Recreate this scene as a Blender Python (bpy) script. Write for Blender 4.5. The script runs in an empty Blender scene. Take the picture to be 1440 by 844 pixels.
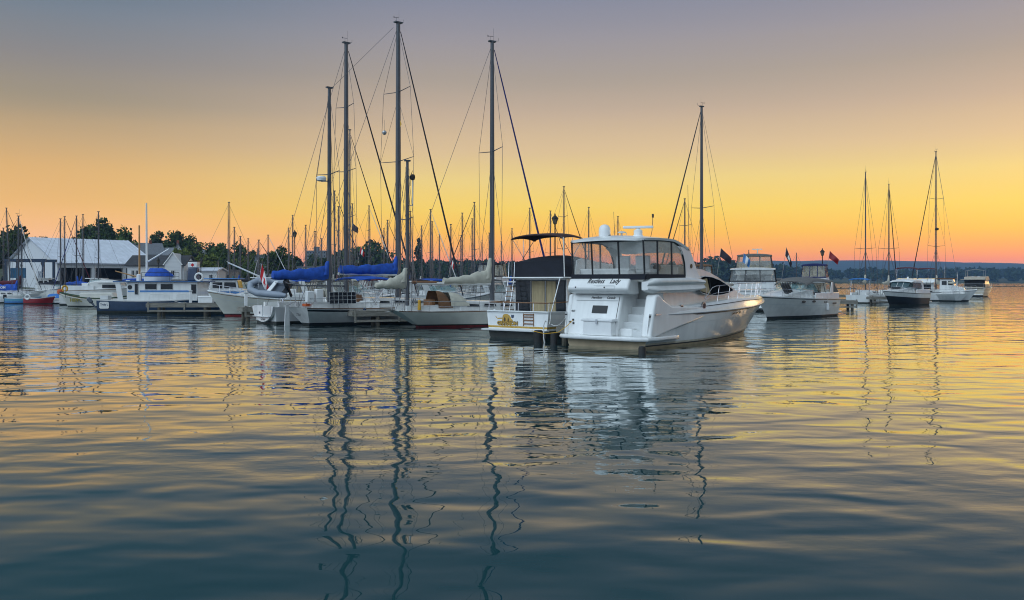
import bpy, bmesh, math, random
from mathutils import Vector, Matrix, noise as mnoise
SC = bpy.context.scene
COL = SC.collection
R = math.radians
F, CX, HY, CAMH = 1247.0, 720.0, 394.5, 2.9
rnd = random.Random(7)

def lin(c):
    def f(u):
        u /= 255.0
        return u / 12.92 if u <= .04045 else ((u + .055) / 1.055) ** 2.4
    return tuple(f(u) for u in c)

# ------------------------------------------------------------------ materials
MATS = {}
def pm(name, col, rough=.5, metal=0., var=.12, scale=3., coat=0., bump=0., bscale=30., spec=.5, stretch=None):
    """principled material; colour varied by object-space noise"""
    if name in MATS: return MATS[name]
    m = bpy.data.materials.new(name); m.use_nodes = True
    nt = m.node_tree; b = nt.nodes['Principled BSDF']
    tc = nt.nodes.new('ShaderNodeTexCoord')
    vec = tc.outputs['Object']
    if stretch:
        mp = nt.nodes.new('ShaderNodeMapping'); mp.inputs['Scale'].default_value = stretch
        nt.links.new(vec, mp.inputs['Vector']); vec = mp.outputs['Vector']
    n = nt.nodes.new('ShaderNodeTexNoise'); n.inputs['Scale'].default_value = scale
    n.inputs['Detail'].default_value = 5
    nt.links.new(vec, n.inputs['Vector'])
    cr = nt.nodes.new('ShaderNodeValToRGB')
    e = cr.color_ramp.elements
    e[0].position, e[1].position = .3, .72
    lo = [max(0, c * (1 - var)) for c in col]; hi = [min(1, c * (1 + var * .6)) for c in col]
    e[0].color = (*lo, 1); e[1].color = (*hi, 1)
    nt.links.new(n.outputs['Fac'], cr.inputs['Fac'])
    nt.links.new(cr.outputs['Color'], b.inputs['Base Color'])
    b.inputs['Roughness'].default_value = rough
    b.inputs['Metallic'].default_value = metal
    b.inputs['Specular IOR Level'].default_value = spec
    if coat:
        b.inputs['Coat Weight'].default_value = coat; b.inputs['Coat Roughness'].default_value = .08
    if bump:
        n2 = nt.nodes.new('ShaderNodeTexNoise'); n2.inputs['Scale'].default_value = bscale; n2.inputs['Detail'].default_value = 6
        nt.links.new(vec, n2.inputs['Vector'])
        bp = nt.nodes.new('ShaderNodeBump'); bp.inputs['Strength'].default_value = bump; bp.inputs['Distance'].default_value = .05
        nt.links.new(n2.outputs['Fac'], bp.inputs['Height']); nt.links.new(bp.outputs['Normal'], b.inputs['Normal'])
    MATS[name] = m
    return m

def glassmat(name, col, trans=.7, rough=.08):
    if name in MATS: return MATS[name]
    m = bpy.data.materials.new(name); m.use_nodes = True
    nt = m.node_tree; b = nt.nodes['Principled BSDF']; out = nt.nodes['Material Output']
    b.inputs['Base Color'].default_value = (*col, 1); b.inputs['Roughness'].default_value = rough
    t = nt.nodes.new('ShaderNodeBsdfTransparent'); t.inputs['Color'].default_value = (.93, .94, .93, 1)
    mx = nt.nodes.new('ShaderNodeMixShader')
    tc = nt.nodes.new('ShaderNodeTexCoord'); n = nt.nodes.new('ShaderNodeTexNoise'); n.inputs['Scale'].default_value = 2.2
    mp = nt.nodes.new('ShaderNodeMapRange')
    mp.inputs[1].default_value, mp.inputs[2].default_value = .35, .7
    mp.inputs[3].default_value, mp.inputs[4].default_value = trans + .08, trans - .14
    nt.links.new(tc.outputs['Object'], n.inputs['Vector']); nt.links.new(n.outputs['Fac'], mp.inputs[0])
    nt.links.new(mp.outputs[0], mx.inputs['Fac'])
    nt.links.new(b.outputs['BSDF'], mx.inputs[1]); nt.links.new(t.outputs['BSDF'], mx.inputs[2])
    nt.links.new(mx.outputs['Shader'], out.inputs['Surface'])
    MATS[name] = m
    return m

GEL = pm('gelcoat', (.76, .77, .76), .24, var=.10, scale=1.6, coat=.5, stretch=(1.6, 1.6, .3))
SCUM = pm('scum_line', (.52, .50, .40), .5, var=.25, scale=2.5)
GELGREY = pm('gelcoat_grey', (.60, .62, .62), .3, var=.05, coat=.4)
CREAM = pm('cream_paint', (.66, .65, .58), .3, var=.09, scale=1.6, coat=.3, bump=.05, bscale=3)
OFFWHITE = pm('offwhite_paint', (.68, .68, .66), .4, var=.12, scale=2)
DECKM = pm('deck_nonslip', (.62, .62, .59), .65, var=.12, scale=4)
BEIGE = pm('beige_antifoul', (.55, .44, .28), .6, var=.2, scale=2)
ALGAE = pm('dark_waterline', (.03, .035, .03), .6, var=.4, scale=3)
BLACK = pm('black_trim', (.012, .013, .016), .45, var=.2)
NAVY = pm('navy_paint', (.012, .035, .085), .3, var=.2, coat=.4)
NAVYCANVAS = pm('navy_canvas', (.006, .008, .016), .85, var=.3, bump=.25, bscale=6)
BLUECANVAS = pm('blue_canvas', (.012, .085, .46), .75, var=.35, scale=3, bump=.5, bscale=5)
SKYBLUE = pm('light_blue_paint', (.08, .24, .55), .45, var=.15)
MIDBLUE = pm('mid_blue_paint', (.03, .11, .28), .45, var=.15)
CREAMCANVAS = pm('cream_canvas', (.50, .48, .40), .85, var=.16, bump=.5, bscale=5)
TAUPECANVAS = pm('taupe_canvas', (.13, .125, .12), .85, var=.15, bump=.3, bscale=6)
BROWNCANVAS = pm('brown_canvas', (.16, .075, .03), .85, var=.25, bump=.3, bscale=6)
MAROON = pm('maroon_canvas', (.10, .008, .018), .8, var=.25, bump=.4, bscale=5)
DARKRED = pm('red_bottom_paint', (.22, .02, .02), .6, var=.25)
RED = pm('red_paint', (.27, .010, .014), .45, var=.15)
TEAL = pm('teal_canvas', (.02, .17, .15), .8, var=.2)
YELLOW = pm('yellow_foam', (.62, .34, .03), .7, var=.15)
GOLD = pm('gold_leaf', (.50, .30, .05), .35, metal=.25, var=.2, scale=9)
GOLDDARK = pm('dark_gold', (.07, .04, .01), .5, var=.3, scale=9)  # dark gold for letter outlines and emblem accents
ALU = pm('aluminium', (.42, .43, .45), .35, metal=.75, var=.1)
MASTM = pm('mast_alloy', (.075, .08, .092), .45, metal=.15, var=.15, scale=1)
WIRE = pm('rigging_wire', (.10, .10, .11), .5, metal=.3, var=.1)
STEEL = pm('stainless_steel', (.62, .62, .64), .2, metal=.95, var=.06)
FURL = pm('furled_sail_cover', (.018, .02, .03), .8, var=.3, bump=.3, bscale=8)
FURLBLUE = pm('furled_blue', (.01, .02, .16), .8, var=.3)
TEAK = pm('teak', (.22, .10, .04), .55, var=.3, scale=2, stretch=(1, 8, 8))
SPRUCE = pm('varnished_spruce', (.42, .22, .07), .35, var=.2, scale=2, coat=.3)
DOCKWOOD = pm('weathered_dock_wood', (.25, .235, .20), .85, var=.35, scale=2.5, bump=.5, bscale=12, stretch=(.6, 3, 3))
PILEWOOD = pm('dock_pile_wood', (.11, .095, .07), .85, var=.4, scale=2, bump=.6, bscale=9)
DARKPILE = pm('tarred_pile', (.012, .012, .012), .7, var=.4)
GLASSDARK = pm('tinted_window', (.012, .015, .018), .1, var=.2, spec=.3)
GLASSBLUE = glassmat('windscreen_glass', (.25, .42, .44), .55, .05)
VINYL = glassmat('clear_vinyl', (.55, .56, .55), .78, .1)
VINYLWARM = glassmat('aged_vinyl', (.55, .48, .35), .68, .12)
SALOONGLASS = pm('saloon_glass', (.010, .011, .012), .12, var=.3, spec=.0); SALOONGLASS.node_tree.nodes['Principled BSDF'].inputs['IOR'].default_value = 1.12
CURTAIN = pm('beige_curtain', (.36, .29, .17), .9, var=.2, scale=2, bump=.6, bscale=4, stretch=(6, 6, .4))
SOLAR = pm('solar_cells', (.008, .012, .02), .15, var=.3)
RUBBERGREY = pm('hypalon_grey', (.26, .30, .36), .55, var=.12, scale=2)
RUBBERDARK = pm('hypalon_dark', (.10, .12, .15), .6, var=.2)
FLAGRED = pm('flag_red', (.55, .015, .02), .8, var=.12)
FLAGWHITE = pm('flag_white', (.75, .75, .74), .8, var=.06)
DARKFLAG = pm('dark_flag', (.035, .025, .035), .85, var=.2)
WHITEPLAS = pm('white_plastic', (.78, .79, .79), .35, var=.05)
ORANGE = pm('orange_paint', (.55, .10, .02), .6, var=.15)
LETTER = pm('black_lettering', (.015, .016, .02), .5, var=.05)
LETTERGOLD = pm('olive_gold_lettering', (.24, .20, .04), .5, var=.1)
BROWNSTRIPE = pm('brown_rubrail', (.20, .12, .05), .55, var=.2)
GREENP = pm('green_paint', (.03, .10, .06), .5, var=.2)
IRON = pm('cast_iron', (.015, .016, .017), .5, metal=.3, var=.2)
COCKPITSHADE = pm('painted_cockpit_shade', (.015, .015, .016), .6, var=.3)
LANTERN = pm('lantern_glass', (.16, .13, .09), .2, var=.2)
# ------------------------------------------------------------------ mesh builder
class MB:
    def __init__(s): s.v = []; s.f = []; s.fm = []; s.mats = []
    def mi(s, m):
        if m not in s.mats: s.mats.append(m)
        return s.mats.index(m)
    def face(s, idx, m): s.f.append(tuple(idx)); s.fm.append(s.mi(m))
    def poly(s, pts, m):
        b = len(s.v); s.v.extend(tuple(p) for p in pts); s.face(range(b, b + len(pts)), m); return s
    def loft(s, rings, m, closed=True, cap0=True, cap1=True, rows=None):
        b = len(s.v); n = len(rings[0])
        for r in rings: s.v.extend(tuple(p) for p in r)
        for i in range(len(rings) - 1):
            for j in range(n if closed else n - 1):
                k = (j + 1) % n
                s.face((b + i * n + j, b + i * n + k, b + (i + 1) * n + k, b + (i + 1) * n + j), rows[j] if rows else m)
        if cap0: s.face([b + j for j in range(n)][::-1], m)
        if cap1: s.face([b + (len(rings) - 1) * n + j for j in range(n)], m)
        return s
    def box(s, x0, x1, y0, y1, z0, z1, m, tx=0, ty=0):
        r0 = [(x0, y0, z0), (x1, y0, z0), (x1, y1, z0), (x0, y1, z0)]
        r1 = [(x0 + tx, y0 + ty, z1), (x1 - tx, y0 + ty, z1), (x1 - tx, y1 - ty, z1), (x0 + tx, y1 - ty, z1)]
        return s.loft([r0, r1], m)
    def tube(s, pts, r, m, n=6, cap=True):
        P = [Vector(p) for p in pts]
        if not isinstance(r, (list, tuple)): r = [r] * len(P)
        rings = []; u = None
        for i, p in enumerate(P):
            t = (P[min(i + 1, len(P) - 1)] - P[max(i - 1, 0)])
            t = t.normalized() if t.length > 1e-9 else Vector((0, 0, 1))
            if u is None:
                u = t.cross(Vector((0, 0, 1)) if abs(t.z) < .9 else Vector((1, 0, 0))).normalized()
            else:
                u = (u - t * u.dot(t)).normalized()
            w = t.cross(u)
            rings.append([p + (u * math.cos(a) + w * math.sin(a)) * r[i] for a in [2 * math.pi * k / n for k in range(n)]])
        return s.loft(rings, m, True, cap, cap)
    def lathe(s, c, prof, m, n=12, ax='z'):
        rings = []
        for r, z in prof:
            ring = []
            for k in range(n):
                a = 2 * math.pi * k / n
                if ax == 'z': ring.append((c[0] + r * math.cos(a), c[1] + r * math.sin(a), c[2] + z))
                elif ax == 'x': ring.append((c[0] + z, c[1] + r * math.cos(a), c[2] + r * math.sin(a)))
                else: ring.append((c[0] + r * math.sin(a), c[1] + z, c[2] + r * math.cos(a)))
            rings.append(ring)
        return s.loft(rings, m)
    def prism(s, poly, y0, y1, m, plane='xz'):
        if plane == 'xz': r0 = [(a, y0, b) for a, b in poly]; r1 = [(a, y1, b) for a, b in poly]
        elif plane == 'xy': r0 = [(a, b, y0) for a, b in poly]; r1 = [(a, b, y1) for a, b in poly]
        else: r0 = [(y0, a, b) for a, b in poly]; r1 = [(y1, a, b) for a, b in poly]
        return s.loft([r0, r1], m)
    def house(s, prof, w, m, camber=.0, n=6):
        """side profile (x,z) closed polygon mirrored to +-w(x,z); strips across"""
        N = len(prof); rings = []
        zs = [p[1] for p in prof]; zmid = (max(zs) + min(zs)) / 2
        for x, z in prof:
            ww = w(x, z); cam = camber if z > zmid else 0
            rings.append([(x, ww * (1 - 2 * k / n), z + cam * (1 - (1 - 2 * k / n) ** 2)) for k in range(n + 1)])
        b = len(s.v)
        for r in rings: s.v.extend(r)
        for i in range(N):
            j = (i + 1) % N
            for k in range(n):
                s.face((b + i * (n + 1) + k, b + i * (n + 1) + k + 1, b + j * (n + 1) + k + 1, b + j * (n + 1) + k), m)
        s.face([b + i * (n + 1) for i in range(N)], m); s.face([b + i * (n + 1) + n for i in range(N)][::-1], m)
        return s
    def sidewin(s, poly, w, m, off=.012, sides=(1, -1)):
        for sd in sides:
            pts = [(x, sd * (w(x, z) + off), z) for x, z in poly]
            s.poly(pts if sd < 0 else pts[::-1], m)
        return s
    def build(s, name, parent=None, bevel=0, smooth=35, tidy=True, seg=2, sub=0):
        me = bpy.data.meshes.new(name)
        me.from_pydata(s.v, [], s.f)
        for m in s.mats: me.materials.append(m)
        me.polygons.foreach_set('material_index', s.fm)
        if tidy:
            bm = bmesh.new(); bm.from_mesh(me)
            bmesh.ops.remove_doubles(bm, verts=bm.verts, dist=2e-4)
            bmesh.ops.dissolve_degenerate(bm, edges=bm.edges, dist=1e-4)
            bmesh.ops.recalc_face_normals(bm, faces=bm.faces)
            bm.to_mesh(me); bm.free()
        me.polygons.foreach_set('use_smooth', [True] * len(me.polygons))
        me.set_sharp_from_angle(angle=R(smooth))
        me.update()
        o = bpy.data.objects.new(name, me); COL.objects.link(o)
        if parent is not None: o.parent = parent
        if bevel:
            md = o.modifiers.new('bevel', 'BEVEL'); md.width = bevel; md.segments = seg; md.limit_method = 'ANGLE'; md.angle_limit = R(40)
        return o

def tag(o, label, cat, group=None, kind=None):
    if label: o['label'] = label
    if cat: o['category'] = cat
    if group: o['group'] = group
    if kind: o['kind'] = kind
    return o
def thing(name, label, cat, loc=(0, 0, 0), rz=0., group=None):
    o = bpy.data.objects.new(name, None); COL.objects.link(o)
    o.empty_display_size = .3
    o.location = loc; o.rotation_euler = (0, 0, rz)
    return tag(o, label, cat, group)
def copy_tree(o, parent=None):
    c = o.copy(); COL.objects.link(c)
    if parent is not None: c.parent = parent
    for ch in list(o.children): copy_tree(ch, c)
    return c
def at(px, Y, z=0.): return ((px - CX) / F * Y, Y, z)
def zat(py, Y): return CAMH + (HY - py) / F * Y

AFT = Matrix(((0, 0, -1), (-1, 0, 0), (0, 1, 0)))
STBD = Matrix(((1, 0, 0), (0, 0, -1), (0, 1, 0)))
PORT = Matrix(((-1, 0, 0), (0, 0, 1), (0, 1, 0)))
FRONT = Matrix(((0, 0, 1), (1, 0, 0), (0, 1, 0)))
def text(s, size, loc, basis, mat, parent, name='lettering', shear=0., ext=.004, bold=0., sx=1.):
    cu = bpy.data.curves.new('t', 'FONT'); cu.body = s; cu.size = size; cu.shear = shear
    cu.extrude = ext; cu.align_x = 'CENTER'; cu.offset = bold; cu.resolution_u = 3
    o = bpy.data.objects.new('t', cu); COL.objects.link(o)
    dg = bpy.context.evaluated_depsgraph_get()
    me = bpy.data.meshes.new_from_object(o.evaluated_get(dg))
    bpy.data.objects.remove(o)
    me.transform(Matrix.Translation(loc) @ basis.to_4x4() @ Matrix.Diagonal((sx, 1, 1, 1)))
    me.materials.clear(); me.materials.append(mat); me.name = name
    ob = bpy.data.objects.new(name, me); COL.objects.link(ob); ob.parent = parent
    return ob

# ------------------------------------------------------------------ boat pieces
class Hull:
    """x forward from the sheer at the stern, y to port, z above the water"""
    def __init__(s, L, B, zs, zm, zb, tw=.8, rake=1.2, sov=.0, full=.45, p=2.2, flare=.08, ent=1.5, x0=0.):
        s.__dict__.update(locals())
    def b(s, t):
        if t < s.full: f = s.tw + (1 - s.tw) * math.sin(math.pi / 2 * t / s.full)
        else: f = 1 - ((t - s.full) / (1 - s.full)) ** s.p
        return max(0, s.B / 2 * f)
    def z(s, t):
        a = 2 * s.zs - 4 * s.zm + 2 * s.zb; b = -3 * s.zs + 4 * s.zm - s.zb
        return s.zs + b * t + a * t * t
    def pt(s, t, z):
        zs = s.z(t); u = z / zs
        uu = max(0, min(1, u))
        xw = s.sov + t * (s.L - s.rake - s.sov); xs = t * s.L
        x = xs * uu + xw * (1 - uu)
        bs = s.b(t)
        tt = max(0, (t - s.full) / (1 - s.full))
        bw = bs * (1 - s.flare) * (1 - .55 * tt ** s.ent)
        if s.sov > .3: bw *= min(1, .25 + 1.6 * t) if t < .5 else 1
        y = bs * uu ** .75 + bw * (1 - uu ** .75)
        if u < 0: y = bw * (1 + u * .7); x = xw
        return (s.x0 + x, y, z)
    def t(s, x): return max(0, min(1, (x - s.x0) / s.L))
    def at(s, x, inset=0., dz=0.):
        t = s.t(x); return (x, max(0, s.b(t) - inset), s.z(t) + dz)
    def mesh(s, mb, levels, mats, N=26, transom=None):
        """levels: list of z (numbers) or ('s',dz) relative to the sheer, top to bottom"""
        rings = []
        for i in range(N + 1):
            t = i / N; t = t ** .9 if True else t
            zz = [(s.z(t) + l[1]) if isinstance(l, tuple) else l for l in levels]
            half = [s.pt(t, z) for z in zz]
            rings.append([(x, y, z) for x, y, z in half] + [(x, -y, z) for x, y, z in half[::-1]])
        rows = list(mats) + [mats[-1]] + list(mats)[::-1]
        mb.loft(rings, mats[0], closed=False, cap0=False, cap1=False, rows=rows)
        # transom built as strips so that it keeps the bands
        n = len(levels); r = rings[0]
        for k in range(n - 1):
            if (transom or mats)[k]: mb.poly([r[k], r[k + 1], r[2 * n - 2 - k], r[2 * n - 1 - k]], (transom or mats)[k])
        return mb
    def deck(s, mb, m, drop=.04, t0=0., t1=1., camber=.06, inset=.02, N=20):
        rings = []
        for i in range(N + 1):
            t = t0 + (t1 - t0) * i / N
            x = s.x0 + s.L * t; b = max(0.004, s.b(t) - inset); z = s.z(t) - drop
            rings.append([(x, b * q, z + camber * (1 - q * q)) for q in (1, .6, .2, -.2, -.6, -1)])
        return mb.loft(rings, m, closed=False, cap0=False, cap1=False)
    def rail(s, mb, xa, xb, h, m, inset=.08, nst=6, r=.014, mid=True, lean=0., h0=None, close=False, sides=(1, -1), base=0.):
        K = 24
        for sd in sides:
            top = []
            for k in range(K + 1):
                x = xa + (xb - xa) * k / K
                hh = h if h0 is None else h0 + (h - h0) * min(1, k / 5)
                X, y, z = s.at(x, inset, base); top.append((x + lean, sd * y, z + hh))
            mb.tube(top, r, m, 5)
            if mid: mb.tube([(x - lean * .5, y, z - h * .5) for x, y, z in top], r * .7, m, 4)
            for k in range(nst):
                x = xa + (xb - xa) * k / (nst - 1)
                X, y, z = s.at(x, inset, base)
                hh = h if h0 is None else h0 + (h - h0) * min(1, k / (nst - 1) * 5)
                mb.tube([(x, sd * y, z - .03), (x + lean, sd * y, z + hh)], r * .9, m, 5)
        return mb

def cover_mesh(mb, a, b, m, h0=.2, h1=.8, wid=.17, seed=1, wrap=None, N=22, up=0.55):
    """sail cover along a boom: a aft end, b at the mast; wrap = rises up the mast"""
    rg = random.Random(seed); A, B = Vector(a), Vector(b)
    d = (B - A); ln = d.length; d.normalize(); side = Vector((-d.y, d.x, 0)).normalized()
    rings = []
    for i in range(N + 1):
        t = i / N
        c = A + d * (ln * t)
        h = h0 + (h1 - h0) * t ** 1.6 + .022 * math.sin(i * .83 + seed) + rg.uniform(-.022, .022)
        w = wid * (.75 + .35 * math.sin(math.pi * min(1, t * 1.1 + .1))) + rg.uniform(-.012, .012)
        if i == N: w *= 1.0
        ring = []
        for k in range(10):
            a_ = 2 * math.pi * k / 10
            yy = math.sin(a_) * w * (1 if math.cos(a_) < .3 else .62 + .38 * (1 - (math.cos(a_) - .3) / .7))
            zz = (math.cos(a_) * .5 + .5) * (h + .14) - .14
            zz -= .02 * math.sin(i * 1.1 + k) + (.035 if i % 5 == 2 else 0) * (math.cos(a_) > .2)
            ring.append(c + side * yy + Vector((0, 0, zz)))
        rings.append(ring)
    mb.loft(rings, m)
    if wrap:
        c = B; rr = []
        for i in range(9):
            t = i / 8; z = h1 * .25 + wrap * t; w = wid * (1.15 - .55 * t) + rg.uniform(-.012, .012)
            off = -d * (wid * 1.1 * (1 - t) + .02 * math.sin(i * 2.1))
            rr.append([c + off + Vector((w * math.cos(q), w * math.sin(q), z + .02 * math.sin(3 * q + i))) for q in [2 * math.pi * k / 10 for k in range(10)]])
        mb.loft(rr, m)
    return mb

def mast_mesh(mb, x, z0, z1, m, r=.1, lean=0., y=0.):
    top = (x - lean, y, z1)
    mb.tube([(x, y, z0), (x - lean * .5, y, (z0 + z1) / 2), top], [r, r * .95, r * .72], m, 8)
    mb.box(x - lean - r * 1.5, x - lean + r * 1.5, y - r * .7, y + r * .7, z1 - .02, z1 + .07, m)
    return mb

def rig(root, h, mx, z0, ztop, spr=(.52, .78), furl=None, furlx=None, r=.011, backx=0., sprw=.8, mastm=None, mr=.1, lean=0., wires=True, vane=True, back=True, sprlift=.12, furlr=.07, furltop=.97, stay2=False):
    """mast + spreaders + wires + furled headsail as parts of root"""
    o = mast_mesh(MB(), mx, z0, ztop, mastm or MASTM, mr, lean).build('mast', root)
    Hh = ztop - z0
    def mp(f): return (mx - lean * f, 0, z0 + Hh * f)
    w = MB(); b = h.at(mx)[1] * .92; zd = h.at(mx)[2]
    tips = []
    for f in spr:
        ww = sprw * (1 if f == spr[0] else .8)
        x, _, z = mp(f)
        for sd in (1, -1):
            s = MB(); s.tube([(x, 0, z), (x - .12, sd * ww, z + sprlift)], [.035, .022], MASTM, 5); s.build('spreader', root)
        tips.append((x - .12, ww, z + sprlift))
    if wires:
        for sd in (1, -1):
            pts = [(mx - .12, sd * b, zd)] + [(x, sd * y, z) for x, y, z in tips] + [(mx - lean * .98, 0, z0 + Hh * .98)]
            w.tube(pts, r, WIRE, 4, False)
            w.tube([(mx + .5, sd * b, zd), mp(spr[0] * .97)], r, WIRE, 4, False)
            w.tube([(mx - .6, sd * b, zd), mp(spr[0] * .97)], r, WIRE, 4, False)
            if len(tips) > 1: w.tube([tips[0][:1] + (sd * tips[0][1],) + tips[0][2:], mp(spr[1] * .97)], r * .8, WIRE, 4, False)
        if back: w.tube([(h.x0 + backx, 0, h.at(h.x0 + backx)[2]), mp(.99)], r, WIRE, 4, False)
        w.tube([(mx + .18, .05, z0 + .5), (mx + .14 - lean * .95, .05, z0 + Hh * .95)], r * .7, WIRE, 4, False)
        w.tube([(mx - .2, -.06, z0 + .8), (mx - .13 - lean * .95, -.03, z0 + Hh * .96)], r * .7, WIRE, 4, False)
    fx = h.x0 + h.L - .25 if furlx is None else furlx
    fz = h.at(fx)[2] + .25
    if furl:
        A = Vector((fx, 0, fz)); Bv = Vector(mp(furltop)) + Vector((mr, 0, 0))
        pts = [A.lerp(Bv, k / 8) for k in range(9)]
        MB().tube(pts, [furlr * .6] + [furlr * (1.1 - .55 * k / 8) for k in range(1, 8)] + [furlr * .35], furl, 7).build('furled_jib', root)
    elif wires:
        w.tube([(fx, 0, fz - .2), mp(.98)], r, WIRE, 4, False)
    if stay2: w.tube([(fx - h.L * .12, 0, fz - .2), mp(.72)], r, WIRE, 4, False)
    if wires: w.build('rigging', root)
    if vane:
        v = MB(); x, _, z = mp(1.0)
        v.tube([(x - .1, 0, z), (x - .1, 0, z + .35)], .012, WIRE, 4)
        v.tube([(x - .3, 0, z + .33), (x + .1, 0, z + .36)], .014, WIRE, 4)
        v.poly([(x - .34, 0, z + .28), (x - .22, 0, z + .33), (x - .34, 0, z + .42)], WIRE)
        v.tube([(x + .12, .04, z), (x + .12, .04, z + .9)], .008, WIRE, 4)
        v.tube([(x + .1, -.05, z + .05), (x + .45, -.05, z + .1), (x + .45, -.05, z + .28)], .014, WIRE, 4)
        v.build('wind_vane', root)
    return mp

def winpair(name, root, poly, w, m, off=.03, sides=(1, -1)):
    for sd in sides:
        q = MB(); q.sidewin(poly, w, m, off, (sd,)); q.build(name, root, tidy=False)
# ------------------------------------------------------------------ camera, sky, light
cam = bpy.data.cameras.new('camera'); co = bpy.data.objects.new('camera', cam); COL.objects.link(co)
cam.sensor_width = 36; cam.lens = 36 * F / 1440; cam.shift_y = -(422 - HY) / 1440
co.location = (0, 0, CAMH); co.rotation_euler = (R(90), 0, 0)
cam.clip_start = .1; cam.clip_end = 20000
SC.camera = co
SC.view_settings.view_transform = 'Standard'; SC.view_settings.look = 'None'
SC.view_settings.exposure = 0; SC.view_settings.gamma = 1; SC.view_settings.use_curve_mapping = False
SC.cycles.use_denoising = True
SC.cycles.max_bounces = 8; SC.cycles.transparent_max_bounces = 16; SC.cycles.caustics_reflective = False; SC.cycles.caustics_refractive = False
SC.cycles.sample_clamp_indirect = 4; SC.cycles.filter_width = 1.05

SUN_AZ = R(42)      # the glow lies to the right of the view direction (+Y)
SUN_EL = R(2.2)
BACK = 2.0         # brightness of the pale sky behind the viewer
w = bpy.data.worlds.new('World'); SC.world = w; w.use_nodes = True
nt = w.node_tree; nt.nodes.clear(); NN = nt.nodes.new; LK = nt.links.new
out = NN('ShaderNodeOutputWorld'); tc = NN('ShaderNodeTexCoord')
nrm = NN('ShaderNodeVectorMath'); nrm.operation = 'NORMALIZE'; LK(tc.outputs['Generated'], nrm.inputs[0])
sep = NN('ShaderNodeSeparateXYZ'); LK(nrm.outputs[0], sep.inputs[0])
def M_(op, a, b=None, clamp=False):
    n = NN('ShaderNodeMath'); n.operation = op; n.use_clamp = clamp
    for i, v in enumerate((a, b)):
        if v is None: continue
        if isinstance(v, (int, float)): n.inputs[i].default_value = v
        else: LK(v, n.inputs[i])
    return n.outputs[0]
# soft unevenness of the sky bands
nz = NN('ShaderNodeTexNoise'); nz.inputs['Scale'].default_value = 1.6; nz.inputs['Detail'].default_value = 4
mpz = NN('ShaderNodeMapping'); mpz.inputs['Scale'].default_value = (.8, .8, 15); LK(nrm.outputs[0], mpz.inputs['Vector']); LK(mpz.outputs[0], nz.inputs['Vector'])
zel = M_('ADD', sep.outputs['Z'], M_('MULTIPLY', M_('SUBTRACT', nz.outputs['Fac'], .5), .017))
el = M_('MULTIPLY', M_('ARCSINE', M_('MAXIMUM', zel, 0.)), 2 / math.pi)      # 0..1 = 0..90 deg
el = M_('POWER', el, .5)
HAZE_D = .0002
def ramp(stops):
    r = NN('ShaderNodeValToRGB'); e = r.color_ramp.elements
    for i, (deg, c) in enumerate(stops):
        p = math.sqrt(deg / 90)
        if i < 2: q = e[i]; q.position = p
        else: q = e.new(p)
        se = math.sin(R(max(.3, deg))); T = math.exp(-HAZE_D * min(3600, 75 / se) * .8)
        q.color = (*[v / T for v in lin(c)], 1)
    LK(el, r.inputs['Fac']); return r.outputs['Color']
def dg(y): return math.degrees(math.atan((HY - y) / F))
centre = ramp([(0, (244, 190, 112)), (dg(378), (242, 160, 100)), (dg(367), (242, 128, 62)), (dg(350), (249, 160, 54)), (dg(325), (248, 188, 54)), (dg(295), (243, 205, 84)),
               (dg(255), (233, 204, 122)), (dg(210), (215, 186, 142)), (dg(160), (192, 169, 145)), (dg(110), (167, 154, 142)), (dg(55), (150, 145, 151)), (dg(0), (132, 135, 152)),
               (26, (92, 106, 126)), (36, (68, 88, 104)), (60, (80, 102, 118)), (90, (120, 135, 155))])
left = ramp([(0, (240, 172, 138)), (dg(350), (247, 182, 126)), (dg(325), (245, 184, 114)), (dg(295), (234, 180, 102)), (dg(255), (221, 174, 106)),
             (dg(210), (196, 163, 116)), (dg(160), (157, 143, 121)), (dg(110), (138, 133, 131)), (dg(55), (117, 127, 139)), (dg(0), (97, 117, 134)),
             (26, (76, 94, 112)), (36, (60, 80, 96)), (60, (80, 102, 118)), (90, (120, 135, 155))])
back = ramp([(0, (120, 130, 146)), (10, (146, 160, 176)), (25, (186, 204, 218)), (48, (196, 214, 228)), (70, (160, 180, 196)), (90, (118, 138, 158))])
az = M_('ARCTAN2', sep.outputs['X'], sep.outputs['Y'])
mr = NN('ShaderNodeMapRange'); mr.interpolation_type = 'SMOOTHSTEP'
mr.inputs[1].default_value, mr.inputs[2].default_value = R(-29), R(-3); LK(az, mr.inputs[0])
mixa = NN('ShaderNodeMix'); mixa.data_type = 'RGBA'; LK(mr.outputs[0], mixa.inputs[0]); LK(left, mixa.inputs[6]); LK(centre, mixa.inputs[7])
mb_ = NN('ShaderNodeMapRange'); mb_.interpolation_type = 'SMOOTHSTEP'
mb_.inputs[1].default_value, mb_.inputs[2].default_value = .80, .0; LK(sep.outputs['Y'], mb_.inputs[0])
dt = NN('ShaderNodeVectorMath'); dt.operation = 'DOT_PRODUCT'; LK(nrm.outputs[0], dt.inputs[0]); dt.inputs[1].default_value = Vector((-.72, -.52, .46)).normalized()
lobe = M_('ADD', M_('MULTIPLY', M_('POWER', M_('MAXIMUM', dt.outputs['Value'], 0.), 2.5), BACK * 1.45), BACK * .38)   # soft key lobe added to the unseen sky behind the viewer, models the boats
bs = NN('ShaderNodeVectorMath'); bs.operation = 'SCALE'; LK(back, bs.inputs[0]); LK(lobe, bs.inputs[3])
mixb = NN('ShaderNodeMix'); mixb.data_type = 'RGBA'; LK(mb_.outputs[0], mixb.inputs[0]); LK(mixa.outputs[2], mixb.inputs[6]); LK(bs.outputs[0], mixb.inputs[7])
bg = NN('ShaderNodeBackground'); LK(mixb.outputs[2], bg.inputs['Color']); bg.inputs['Strength'].default_value = 1
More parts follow.
